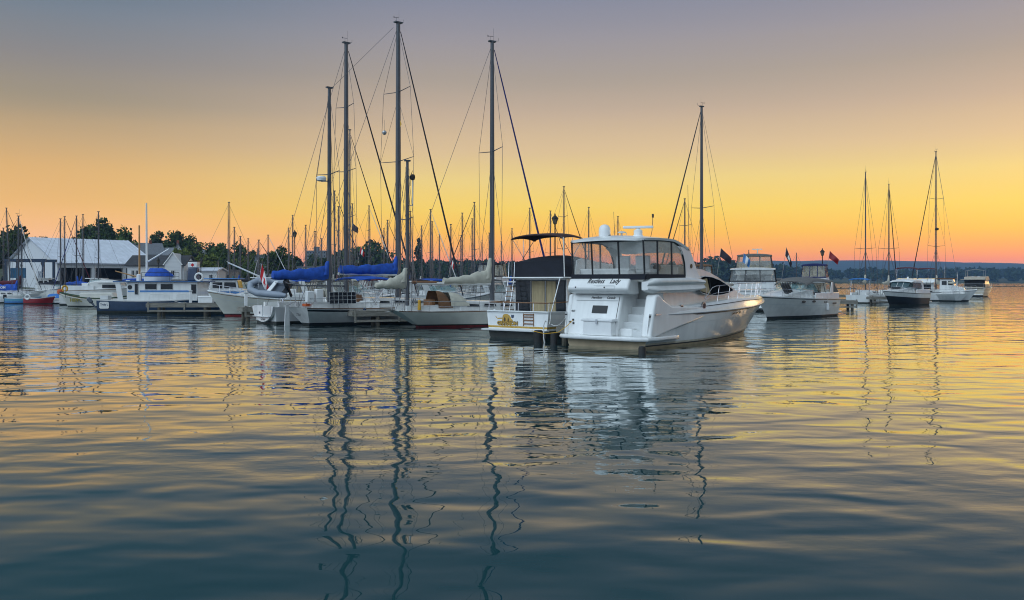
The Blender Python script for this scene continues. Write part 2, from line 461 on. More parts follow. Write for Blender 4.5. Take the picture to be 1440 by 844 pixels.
sky = NN('ShaderNodeTexSky'); sky.sky_type = 'NISHITA'; sky.sun_disc = False
sky.sun_elevation = SUN_EL; sky.sun_rotation = SUN_AZ; sky.dust_density = 2
bg2 = NN('ShaderNodeBackground'); LK(sky.outputs['Color'], bg2.inputs['Color']); bg2.inputs['Strength'].default_value = .012
add = NN('ShaderNodeAddShader'); LK(bg.outputs[0], add.inputs[0]); LK(bg2.outputs[0], add.inputs[1]); LK(add.outputs[0], out.inputs['Surface'])

sl = bpy.data.lights.new('sun', 'SUN'); so = bpy.data.objects.new('sun', sl); COL.objects.link(so)
sl.energy = .22; sl.color = (1, .62, .30); sl.angle = R(14)
d = Vector((math.sin(SUN_AZ) * math.cos(SUN_EL + R(4)), math.cos(SUN_AZ) * math.cos(SUN_EL + R(4)), math.sin(SUN_EL + R(4))))
so.rotation_euler = d.to_track_quat('Z', 'Y').to_euler(); so.location = (60, 60, 40)

# ------------------------------------------------------------------ water
wm = bpy.data.materials.new('lake_water'); wm.use_nodes = True
nt = wm.node_tree; NN = nt.nodes.new; LK = nt.links.new
nt.nodes.remove(nt.nodes['Principled BSDF'])
body = NN('ShaderNodeBsdfDiffuse'); body.inputs['Color'].default_value = (.006, .046, .054, 1)
gloss = NN('ShaderNodeBsdfGlossy'); gloss.inputs['Roughness'].default_value = .012; gloss.inputs['Color'].default_value = (.95, .98, .97, 1)
lw = NN('ShaderNodeLayerWeight'); lw.inputs['Blend'].default_value = .5
fc = NN('ShaderNodeFloatCurve'); cv = fc.mapping.curves[0]
pts_ = [(0, .02), (.5, .045), (.69, .125), (.79, .34), (.87, .63), (.93, .88), (1, .98)]
while len(cv.points) < len(pts_): cv.points.new(.5, .5)
for q_, (a_, b_) in zip(cv.points, pts_): q_.location = (a_, b_)
fc.mapping.update(); LK(lw.outputs['Facing'], fc.inputs['Value'])
mxw = NN('ShaderNodeMixShader'); LK(fc.outputs[0], mxw.inputs[0]); LK(body.outputs[0], mxw.inputs[1]); LK(gloss.outputs[0], mxw.inputs[2])
LK(mxw.outputs[0], nt.nodes['Material Output'].inputs['Surface'])
geo = NN('ShaderNodeNewGeometry')
def wn(scale, sx, sy, rot, detail, dist=0., rough=.5):
    mp = NN('ShaderNodeMapping'); mp.inputs['Scale'].default_value = (sx, sy, 1); mp.inputs['Rotation'].default_value = (0, 0, R(rot))
    LK(geo.outputs['Position'], mp.inputs['Vector'])
    n = NN('ShaderNodeTexNoise'); n.inputs['Scale'].default_value = scale; n.inputs['Detail'].default_value = detail
    n.inputs['Roughness'].default_value = rough; n.inputs['Distortion'].default_value = dist
    LK(mp.outputs[0], n.inputs['Vector']); return n.outputs['Fac']
swell = wn(.40, .66, 1, 8, 0, .3)          # metres-long undulation
chop = wn(1.2, .62, 1, -9, .3, .4)        # about a metre
fine = wn(4.4, .6, 1, 4, 2, .2)           # ripples
ripple = wn(2.6, .62, 1, 6, 0, .2)        # hand-wide ripples
patch = wn(.045, .35, 1, 3, 2, .6)         # where the breeze ruffles the surface
pr = NN('ShaderNodeMapRange'); pr.interpolation_type = 'SMOOTHSTEP'; LK(patch, pr.inputs[0])
pr.inputs[1].default_value, pr.inputs[2].default_value, pr.inputs[3].default_value, pr.inputs[4].default_value = .44, .64, .02, 1.
W_SWELL, W_CHOP, W_RIP, W_FINE = .058, .033, .006, .008
h = M_('ADD', M_('ADD', M_('MULTIPLY', swell, W_SWELL), M_('ADD', M_('MULTIPLY', chop, W_CHOP), M_('MULTIPLY', ripple, W_RIP))), M_('MULTIPLY', M_('MULTIPLY', fine, pr.outputs[0]), W_FINE))
bp = NN('ShaderNodeBump'); bp.inputs['Strength'].default_value = 1; bp.inputs['Distance'].default_value = 1
LK(h, bp.inputs['Height']); [LK(bp.outputs['Normal'], q_.inputs['Normal']) for q_ in (body, gloss, lw)]
wv = MB()
wv.poly([(-9000, -600, 0), (9000, -600, 0), (9000, 12000, 0), (-9000, 12000, 0)], wm)
tag(wv.build('water'), 'calm rippled lake water in the harbour', None, kind='structure')
# ------------------------------------------------------------------ the big white cabin cruiser
TH = R(50)
def make_yacht():
    root = thing('cabin_cruiser', 'large white cabin cruiser lettered Restless Lady, clear-panelled bridge enclosure under a hardtop with domes', 'motor yacht', (3.7, 38.05, 0), TH)
    H = Hull(16.05, 4.6, 1.44, 1.52, 1.78, tw=.95, rake=2.6, full=.33, p=2.3, flare=.10, ent=1.1, x0=.55)
    m = MB()
    H.mesh(m, [('s', .04), ('s', -.04), ('s', -.10), ('s', -.42), ('s', -.47), .34, .24, .16, .10, -.1, -.5],
           [GELGREY, BLACK, GEL, GELGREY, GEL, GEL, SCUM, BLACK, BEIGE, ALGAE], N=34,
           transom=[None, None, None, None, None, BEIGE, BEIGE, BEIGE, BEIGE, ALGAE])
    m.build('hull', root, smooth=30)
    # moulded deck above the rub rail
    m = MB(); rings = []
    zdk = lambda x: 1.66 + .36 * min(1, max(0, (x - 2) / 8)) ** .8
    for k in range(31):
        x = 2.2 + (16.55 - 2.2) * k / 30
        _, bb, zr = H.at(x); e = min(1, bb / .5)
        zd = zdk(x) if bb > .3 else zr + (zdk(x) - zr) * (bb / .3)
        pr_ = [(bb + .03, zr + .03), (bb + .02, zr + .10), (bb - .06 * e, zd - .10), (bb - .16 * e, zd), (bb - .34 * e, zd + .02), (bb * .4, zd + .06)]
        pr_ = [(max(0.001, y), z) for y, z in pr_]
        rings.append([(x, y, z) for y, z in pr_] + [(x, -y, z) for y, z in pr_[::-1]])
    m.loft(rings, GEL, closed=False, cap0=True, cap1=False); m.build('deck', root, smooth=40)
    m = MB()
    for sd in (1, -1):
        pts = [(H.at(x)[0], sd * (H.at(x)[1] + .035), H.at(x)[2] + .0) for x in [2.0 + (16.5 - 2.0) * k / 26 for k in range(27)]]
        m.tube(pts, .035, GELGREY, 6)
        pts = [(x, sd * (H.at(x)[1] - .045), zdk(x) - .12) for x in [2.6 + (15.2 - 2.6) * k / 24 for k in range(25)]]
        m.tube(pts, .018, BLACK, 5)
    m.build('rub_rail', root)
    # quarter mouldings, stairs, transom
    m = MB()
    q = [(.55, .5), (.62, 1.0), (.80, 1.7), (.98, 2.28), (1.28, 2.32), (1.6, 2.1), (2.3, 1.80), (4.2, 1.76), (5.2, 1.70), (5.2, 1.2), (.9, .5)]
    m.prism(q, -2.28, -1.76, GEL); m.build('quarter_moulding', root, bevel=.09, seg=3)
    m = MB(); m.prism(q, 2.02, 2.28, GEL); m.build('quarter_moulding', root, bevel=.09, seg=3)
    m = MB()
    m.prism([(.50, .45), (.60, 1.2), (.96, 2.30), (2.3, 2.45), (2.3, .45)], -.62, 2.05, GEL)
    m.build('transom', root, bevel=.11, seg=3)
    m = MB()
    for i, (xa, zb) in enumerate([(.66, .78), (1.0, 1.10), (1.35, 1.43), (1.7, 1.76), (2.05, 2.1)]):
        m.box(xa, 2.9, -1.78, -.61, .45, zb, GELGREY)
    m.build('stairs', root, bevel=.025)
    m = MB(); m.box(.63, .95, -1.3, -.7, .5, .84, GEL); m.build('step_box', root, bevel=.03)
    # swim platform
    m = MB()
    out_ = [(.06, -1.9), (.0, -1.4), (-.03, 0), (.0, 1.4), (.06, 1.9), (.3, 2.3), (.75, 2.38), (2.5, 2.36), (2.9, 2.3), (2.9, 2.2), (.6, 2.1), (.6, -2.1), (2.9, -2.2), (2.9, -2.3), (2.5, -2.36), (.75, -2.38), (.3, -2.3)]
    m.prism(out_, .34, .52, GEL, 'xy'); m.build('swim_platform', root, bevel=.05, seg=3)
    m = MB(); m.prism([(a * 1.0 - .012, b_ * 1.006) for a, b_ in out_], .40, .43, GELGREY, 'xy'); m.build('platform_rubber', root)
    # transom details
    def tx(z): return .50 + (z - .45) / .75 * .10 if z < 1.2 else .60 + (z - 1.2) / 1.1 * .36
    def tpanel(y0, y1, z0, z1, mt, off=.012):
        return [(tx(z0) - off, y0, z0), (tx(z0) - off, y1, z0), (tx(z1) - off, y1, z1), (tx(z1) - off, y0, z1)], mt
    m = MB(); m.poly(*tpanel(.02, .82, 1.46, 1.80, GLASSDARK)); m.build('transom_window', root)
    m = MB()
    m.tube([(tx(z) - .005, -.50, z) for z in (.62, 1.2, 1.7, 2.2)], .014, BLACK, 4)
    m.tube([(tx(2.02) - .01, 1.75, 2.02), (tx(2.02) - .01, -.45, 2.02)], .02, GELGREY, 5)
    m.build('hatch_seam', root)
    for y, z in [(1.75, 1.15), (1.72, 1.0), (1.9, 1.05)]:
        m = MB(); m.lathe((tx(z) - .03, y, z), [(.05, 0), (.05, .03), (.02, .04)], BLACK, 8, 'x'); m.build('shore_power_inlet', root)
    m = MB(); m.tube([(tx(1.15) - .04, 1.75, 1.13), (.35, 1.95, .85), (.2, 2.3, .58), (.0, 2.9, .5), (-.2, 3.5, .62)], .016, YELLOW, 5); m.build('power_cable', root)
    for sd in (1, -1):
        m = MB(); m.tube([(.95, sd * 2.29, 1.5), (.8, sd * 2.36, 1.45), (1.25, sd * 2.36, 1.45)], .022, STEEL, 5); m.build('cleat', root)
    # bridge coaming (with the name), side wings, floor
    m = MB(); m.prism([(.95, 2.30), (.60, 2.34), (.40, 2.50), (.42, 2.60), (.60, 2.98), (1.25, 2.98), (1.4, 2.3)], -1.22, 1.98, GEL); m.build('bridge_coaming', root, bevel=.09, seg=3)
    m = MB()
    m.tube([(.405, -.55, 2.68), (.405, .5, 2.68), (.405, .5, 2.54), (.405, -.55, 2.54), (.405, -.55, 2.68)], .008, GELGREY, 4)
    m.build('locker_hatch', root)
    for y in (-.03, 1.5): m = MB(); m.lathe((.40, y, 2.60), [(.035, 0), (.035, .03)], BLACK, 8, 'x'); m.build('hatch_latch', root)
    m = MB()
    for sd in (-1, 1):
        rings = []
        for k in range(15):
            t = k / 14; x = .72 + 4.7 * t
            e = min(1, t / .1); sc = .55 + .45 * math.sin(e * math.pi / 2)
            tail = 1 - max(0, (t - .72) / .28) ** 1.7 * .35
            yo = 2.32 - .12 * max(0, t - .6); yi = 1.72
            zc = 2.66; prof = [(yi, 2.36), (yo - .30, 2.33), (yo - .08, 2.38), (yo - .02, 2.47), (yo - .07, 2.58), (yo - .12, 2.66), (yo - .05, 2.74), (yo, 2.82), (yo - .03, 2.93), (yo - .12, 2.99), (yi, 2.99)]
            rings.append([(x, sd * (yi + (y - yi) * sc), zc + (z - zc) * sc * tail + .05 * t) for y, z in prof])
        m = MB(); m.loft(rings, GEL); m.build('bridge_wing', root, smooth=50)
    m = MB(); m.box(1.3, 5.6, -1.9, 1.9, 2.84, 2.92, DECKM); m.build('bridge_floor', root)
    # deckhouse sweeping down to the foredeck
    wf = lambda x, z: (1.92 if x < 6 else 1.92 - 1.16 * ((x - 6) / 7.2) ** 1.25) * (1 - .10 * (z - 1.8))
    prof = [(2.3, 1.55), (2.3, 2.86), (4.7, 2.96), (5.05, 3.42), (5.6, 3.47), (6.3, 3.42), (7.2, 3.28), (8.2, 3.06), (9.4, 2.74), (10.6, 2.42), (11.8, 2.16), (13.2, 1.95), (13.2, 1.55)]
    m = MB(); m.house(prof, wf, GEL, camber=.13); m.build('deckhouse', root, smooth=50)
    win = [(5.30, 2.93), (5.45, 2.60), (5.8, 2.32), (6.5, 2.21), (7.4, 2.18), (8.4, 2.20), (9.4, 2.27), (10.25, 2.40), (9.9, 2.52), (9.2, 2.72), (8.3, 2.92), (7.3, 3.06), (6.4, 3.10)]
    winpair('saloon_window', root, win, wf, SALOONGLASS, .035)
    m = MB()
    for sd in (1, -1):
        m.tube([(x, sd * (wf(x, z) + .035), z) for x, z in win + win[:1]], .016, GELGREY, 4)
        m.tube([(6.9, sd * (wf(6.9, 2.5) + .045), 2.20), (6.75, sd * (wf(6.9, 2.5) + .045), 3.0)], .02, BLACK, 4)
    m.build('window_trim', root)
    winpair('saloon_curtain', root, [(5.5, 2.9), (5.75, 2.40), (6.72, 2.26), (6.62, 3.0)], wf, CURTAIN, .045)
    m = MB()
    m.loft([[(5.75, y, 3.52 + .125 * (1 - (y / 1.6) ** 2)) for y in (-1.3, -.65, 0, .65, 1.3)],
            [(7.2, y, 3.36 + .13 * (1 - (y / 1.5) ** 2)) for y in (-1.2, -.6, 0, .6, 1.2)],
            [(9.4, y, 2.80 + .13 * (1 - (y / 1.3) ** 2)) for y in (-.95, -.5, 0, .5, .95)]], GLASSDARK, closed=False, cap0=False, cap1=False)
    m.build('windscreen', root, tidy=False)
    # bridge windscreen and dash
    m = MB(); m.poly([(6.2, 1.35, 3.44), (6.2, -1.35, 3.44), (5.15, -1.55, 4.2), (5.15, 1.55, 4.2)], GLASSBLUE)
    for sd in (1, -1): m.poly([(6.2, sd * 1.35, 3.44), (5.15, sd * 1.55, 4.2), (4.6, sd * 1.75, 3.9), (4.6, sd * 1.75, 3.45)], GLASSBLUE)
    m.build('bridge_windscreen', root, tidy=False)
    m = MB(); m.prism([(4.1, 2.9), (4.2, 3.5), (4.5, 3.62), (4.9, 3.5), (4.9, 2.9)], -1.5, 1.4, GELGREY); m.build('helm_console', root, bevel=.04)
    m = MB(); m.lathe((4.02, -.5, 3.5), [(.2, 0), (.2, .02), (.17, .03), (.17, -.01)], BLACK, 14, 'x'); m.tube([(4.02, -.5, 3.3), (4.02, -.5, 3.7)], .015, BLACK, 4); m.tube([(4.02, -.3, 3.5), (4.02, -.7, 3.5)], .015, BLACK, 4); m.build('steering_wheel', root)
    for y, nm in [(-.5, 0), (.55, 1)]:
        s = MB(); s.box(2.8, 3.4, y - .38, y + .38, 3.25, 3.42, WHITEPLAS); s.box(2.72, 2.9, y - .36, y + .36, 3.4, 4.02, WHITEPLAS); s.box(2.95, 3.2, y - .1, y + .1, 2.9, 3.26, STEEL); s.build('helm_seat', root, bevel=.05, seg=3)
    m = MB(); m.box(1.0, 1.55, -.9, 1.7, 2.92, 3.3, WHITEPLAS); m.box(1.0, 1.15, -.9, 1.7, 3.3, 3.42, WHITEPLAS); m.build('bench_seat', root, bevel=.05)
    # arch
    m = MB()
    a = [(3.35, 4.44), (4.45, 4.40), (4.75, 4.02), (5.15, 3.45), (5.65, 2.98), (3.95, 2.93), (4.16, 3.1), (4.12, 3.5), (3.95, 3.95), (3.7, 4.25)]
    for sd in (1, -1): m = MB(); m.prism(a, sd * 1.93, sd * 1.80, GEL); m.build('bridge_arch', root, bevel=.03)
    m = MB(); m.lathe((4.62, -1.94, 3.55), [(.0, 0), (.10, 0), (.10, -.015), (.0, -.02)], GOLDDARK, 14, 'y'); m.build('emblem', root)
    # hardtop
    m = MB(); rings = []
    for k in range(21):
        t = k / 20; x = .42 + 4.25 * t
        e = min(1, min(t, 1 - t) / .09); hw = 1.98 * (.80 + .20 * math.sqrt(max(0, 1 - (1 - e) ** 2)))
        zc = 4.53 + .20 * math.sin(math.pi * min(1, t * .62 + .26)) - .36 * max(0, t - .6) ** 1.3 / .3
        ring = []
        for q in range(13):
            y = hw * (1 - q / 6); ring.append((x, y, zc + .16 * (1 - (y / hw) ** 2) * (.4 + .6 * e)))
        for q in range(13):
            y = -hw * .985 * (1 - q / 6); ring.append((x, y, zc - .10 + .05 * (1 - (y / hw) ** 2)))
        rings.append(ring)
    m.loft(rings, GEL); m.build('hardtop', root, smooth=55)
    ztop = lambda x: 4.53 + .20 * math.sin(math.pi * min(1, (x - .42) / 4.25 * .62 + .26)) - .36 * max(0, (x - .42) / 4.25 - .6) ** 1.3 / .3
    # enclosure: frame strips and clear panels
    m = MB(); fr = []
    def strip(p, q, wd=.05): fr.append(MB().tube([p, q], wd, BLACK, 4))
    m.box(.66, .76, -1.92, 1.92, 2.93, 3.17, NAVYCANVAS)
    for sd in (1, -1): m.box(.74, 4.1, sd * 1.90 - .04, sd * 1.90 + .04, 2.95, 3.17, NAVYCANVAS)
    m.build('enclosure_skirt', root)
    m = MB()
    zt = lambda x: ztop(x) - .09
    for y in (1.86, .80, -.60, -1.86): m.tube([(.74, y, 3.05), (.62, y, zt(.62) - .0)], .048, BLACK, 4)
    m.tube([(.62, 1.86, zt(.62)), (.62, -1.86, zt(.62))], .04, BLACK, 4)
    for sd in (1, -1):
        y = sd * 1.89
        for x in (1.75, 2.95): m.tube([(x, y, 3.05), (x - .04, y, zt(x))], .048, BLACK, 4)
        m.tube([(.62, y, zt(.62)), (1.5, y, zt(1.5)), (2.4, y, zt(2.4)), (3.1, y, zt(3.1)), (3.55, y, zt(3.55) - .06), (3.85, y, 4.15), (4.05, y, 3.7), (4.12, y, 3.1)], .048, BLACK, 4)
    m.build('enclosure_frame', root)
    for y0, y1 in ((1.84, .82), (.78, -.58), (-.62, -1.84)):
        m = MB(); m.poly([(.74, y0, 3.09), (.74, y1, 3.09), (.64, y1, zt(.64)), (.64, y0, zt(.64))], VINYL); m.build('clear_panel', root, tidy=False)
    for sd in (1, -1):
        y = sd * 1.89
        for pl, mt in (([(.76, 3.1), (1.72, 3.1), (1.70, zt(1.7)), (.66, zt(.66))], VINYL), ([(1.78, 3.1), (2.92, 3.1), (2.9, zt(2.9)), (1.74, zt(1.74))], VINYLWARM),
                       ([(2.98, 3.1), (4.10, 3.1), (4.03, 3.7), (3.83, 4.15), (3.53, zt(3.53) - .08), (2.94, zt(2.94))], VINYLWARM)):
            m = MB(); m.poly([(x, y, z) for x, z in pl], mt); m.build('clear_panel', root, tidy=False)
    # gear on the hardtop
    m = MB(); m.lathe((1.30, .55, ztop(1.3) + .10), [(.25, 0), (.26, .06), (.26, .30), (.24, .42), (.17, .52), (.07, .565), (.0, .57)], WHITEPLAS, 18); m.build('satellite_dome', root)
    m = MB(); m.lathe((1.6, -1.0, ztop(1.6) + .08), [(.24, 0), (.22, .06), (.19, .08), (.19, .27), (.10, .32), (.06, .36)], WHITEPLAS, 14)
    r_ = m.build('radar', root)
    m = MB(); m.box(-.08, .08, -.66, .66, 0, .11, WHITEPLAS); o = m.build('radar_bar', r_, bevel=.03); o.location = (1.6, -1.0, ztop(1.6) + .44); o.rotation_euler = (0, 0, R(24))
    m = MB(); m.lathe((1.2, -.42, ztop(1.2) + .10), [(.03, 0), (.03, .14), (.2, .16), (.16, .21), (.03, .24)], GELGREY, 10); m.tube([(1.2, -.62, ztop(1.2) + .08), (1.2, -.66, ztop(1.2) + .26)], .018, GELGREY, 4); m.build('antenna_plate', root)
    m = MB(); m.tube([(1.9, -1.45, ztop(1.9) + .05), (1.9, -1.52, ztop(1.9) + .35), (1.9, -1.56, ztop(1.9) + .95)], .014, WIRE, 4); m.lathe((1.9, -1.56, ztop(1.9) + .9), [(.045, 0), (.045, .16)], BLACK, 8); m.build('anchor_light', root)
    m = MB(); m.lathe((1.0, .08, ztop(1.0) + .1), [(.05, 0), (.06, .06), (.04, .1)], BLACK, 8); m.build('deck_light', root)
    m = MB(); m.tube([(4.4, -1.95, 4.25), (4.3, -1.98, 5.4), (4.15, -2.02, 7.2)], [.02, .014, .008], WIRE, 5); m.build('whip_antenna', root)
    m = MB(); m.tube([(4.3, 1.95, 4.3), (4.2, 1.99, 6.2)], [.02, .008], WIRE, 5); m.build('whip_antenna', root)
    # rails
    m = MB(); Z0 = lambda x: zdk(x)
    for sd in (1, -1):
        top = []; mid = []
        for k in range(29):
            x = 5.6 + (16.7 - 5.6) * k / 28
            _, bb, _z = H.at(min(x, 16.2)); y = max(.14, bb - .22); hh = .74 * min(1, .25 + k / 3)
            top.append((x, sd * y, zdk(x) + hh)); mid.append((x, sd * y, zdk(x) + hh * .55))
        m.tube(top, .017, STEEL, 5); m.tube(mid, .011, STEEL, 4)
        for k in range(9):
            x = 5.9 + 10.2 * k / 8; _, bb, _z = H.at(x); y = max(.12, bb - .24)
            m.tube([(x - .22, sd * y, zdk(x) - .02), (x, sd * y, zdk(x) + .74)], .015, STEEL, 5)
    m.tube([(16.7, .14, zdk(16) + .74), (16.85, 0, zdk(16) + .74), (16.7, -.14, zdk(16) + .74)], .017, STEEL, 5)
    m.build('bow_rail', root)
    m = MB()
    for sd in (1, -1):
        for x in (8.2, 8.62, 9.04):
            t = H.t(x); z = H.z(t) - .2
            pts = []
            for dx, dz in [(0, -.07), (.34, -.03), (.40, .05), (.12, .02)]:
                X, y, zz = H.pt(H.t(x + dx), z + dz); pts.append((x + dx, sd * (y + .015), z + dz))
            m = MB(); m.poly(pts, BLACK); m.build('hull_vent', root, tidy=False)
    m = MB()
    for sd in (1, -1):
        for x, z in ((3.2, 1.66), (5.2, 1.74)):
            y = H.at(x)[1] - .02
            m = MB(); m.lathe((x, sd * (y - .06), z), [(.0, .07 * sd), (.17, .075 * sd), (.17, .0)], STEEL, 14, 'y')
            m.lathe((x, sd * (y - .06), z), [(.0, .082 * sd), (.12, .085 * sd), (.12, .07 * sd)], GLASSDARK, 14, 'y'); m.build('portlight', root)
    text('Restless    Lady', .31, (.495, .10, 2.78), AFT @ Matrix.Rotation(R(-25), 3, 'X'), LETTER, root, 'name_lettering', shear=.45, sx=.86, bold=.004)
    text('Hamilton      Canada', .15, (tx(2.12) - .02, .35, 2.10), AFT @ Matrix.Rotation(R(-15), 3, 'X'), LETTER, root, 'port_lettering', shear=.4)
    text('460', .13, (tx(1.5) - .02, 1.85, 1.5), AFT @ Matrix.Rotation(R(-15), 3, 'X'), LETTER, root, 'hull_number', shear=.4)
    return root
yacht = make_yacht()
def placed(root, x, y, z, rz=0.):
    M = Matrix.Translation(root.location) @ Matrix.Rotation(root.rotation_euler[2], 4, 'Z')
    return (M @ Vector((x, y, z))), root.rotation_euler[2] + rz
p, rz = placed(yacht, .30, .0, .525)
bx = thing('storage_box', 'white lidded storage box standing on the swim platform of the cabin cruiser', 'box', p, rz)
m = MB(); m.box(-.16, .22, -.58, .92, 0, .60, WHITEPLAS, .0, .03); m.build('box_body', bx, bevel=.03)
m = MB(); m.box(-.20, .25, -.64, .98, .60, .72, WHITEPLAS); m.build('lid', bx, bevel=.03)
m = MB(); m.box(-.225, -.195, .12, .2, .5, .7, ALU); m.build('latch', bx)
# ------------------------------------------------------------------ generic boats
def cushion_dodger(mb, x, z, w, m, ln=1.3, h=1.0):
    rings = []
    for k in range(9):
        a = math.pi * .5 * k / 8
        xx = x + ln * (math.sin(a)); zz = z + h * math.cos(a) ** .8 if k < 8 else z + .35 * h
        xx = x + ln * k / 8; zz = z + h * (1 - .62 * (k / 8) ** 2.4)
        rings.append([(xx, w * math.cos(q), z + (zz - z) * min(1, 1.25 * math.sin(q)) if 0 < q < math.pi else z) for q in [math.pi * i / 10 for i in range(11)]])
    mb.loft(rings, m, closed=False, cap0=False, cap1=True)

def bimini(root, x0, x1, w, z0, z1, m, name='bimini', sag=.18, post=True, nx=8):
    mb = MB(); rings = []
    for k in range(nx + 1):
        t = k / nx; x = x0 + (x1 - x0) * t
        zc = z1 - .12 * (2 * t - 1) ** 2
        top = [(x, w * math.cos(q) if abs(math.cos(q)) < 1 else w * math.cos(q), zc - sag * (1 - math.sin(q)) ** 1.2) for q in [math.pi * i / 10 for i in range(11)]]
        rings.append(top + [(a, b * .985, c - .035) for a, b, c in top[::-1]])
    mb.loft(rings, m); mb.build(name, root, smooth=60)
    if post:
        f = MB()
        for sd in (1, -1):
            xm = (x0 + x1) / 2
            for xa, xb in ((x0 + .08, xm + .1), (x1 - .08, xm - .1), (xm, xm)):
                f.tube([(xb, sd * w * .98, z0), (xa, sd * w * .98, z1 - sag - .05)], .018, STEEL, 5)
        f.build(name + '_frame', root)

def enclosure(root, x0, x1, w0, w1, z0, z1, frame, panel, roof=None, lean=.12, na=3, ns=2, name='canvas_enclosure', skirt=.15, front=True):
    """boxy canvas enclosure: skirt, uprights, clear panels, roof; w0 at the bottom, w1 at the top"""
    m = MB(); c0 = [(x0, w0), (x0, -w0), (x1, -w0), (x1, w0)]; c1 = [(x0 + lean, w1), (x0 + lean, -w1), (x1 - lean * 1.6, -w1), (x1 - lean * 1.6, w1)]
    e = .012
    for i in range(4):
        a0, b0, a1, b1 = c0[i], c0[(i + 1) % 4], c1[i], c1[(i + 1) % 4]
        if i == 2 and not front: continue
        n = na if i in (0, 2) else ns
        for k in range(n + 1):
            u = k / n
            p = (a0[0] + (b0[0] - a0[0]) * u, a0[1] + (b0[1] - a0[1]) * u, z0); q = (a1[0] + (b1[0] - a1[0]) * u, a1[1] + (b1[1] - a1[1]) * u, z1)
            m.tube([p, q], .035, frame, 4)
        for f_, hh in ((0, .05), (1, .04)):
            p, q, zz = (a0, b0, z0 + .02) if f_ == 0 else (a1, b1, z1 - .02)
            m.tube([(p[0], p[1], zz), (q[0], q[1], zz)], hh, frame, 4)
        if skirt:
            v = skirt / (z1 - z0)
            A = (a0[0] + (a1[0] - a0[0]) * v, a0[1] + (a1[1] - a0[1]) * v, z0 + skirt); Bq = (b0[0] + (b1[0] - b0[0]) * v, b0[1] + (b1[1] - b0[1]) * v, z0 + skirt)
            m.poly([(*a0, z0), (*b0, z0), Bq, A], frame)
    m.build(name, root, tidy=False)
    g = MB()
    for i in range(4):
        if i == 2 and not front: continue
        a0, b0, a1, b1 = c0[i], c0[(i + 1) % 4], c1[i], c1[(i + 1) % 4]
        g.poly([(*a0, z0 + .02), (*b0, z0 + .02), (*b1, z1 - .02), (*a1, z1 - .02)], panel)
    g.build('clear_panel', root, tidy=False)
    if roof:
        r = MB(); rings = []
        xa, xb = x0 + lean - .12, x1 - lean * 1.6 + .1
        for k in range(7):
            t = k / 6; x = xa + (xb - xa) * t
            zc = z1 + .10 * math.sin(math.pi * t) ** .6
            top = [(x, (w1 + .1) * (1 - q / 4), zc + .12 * (1 - (1 - q / 4) ** 2)) for q in range(9)]
            rings.append(top + [(a, b * .99, z1 - .05) for a, b, c in top[::-1]])
        r.loft(rings, roof); r.build('enclosure_roof', root, smooth=50)

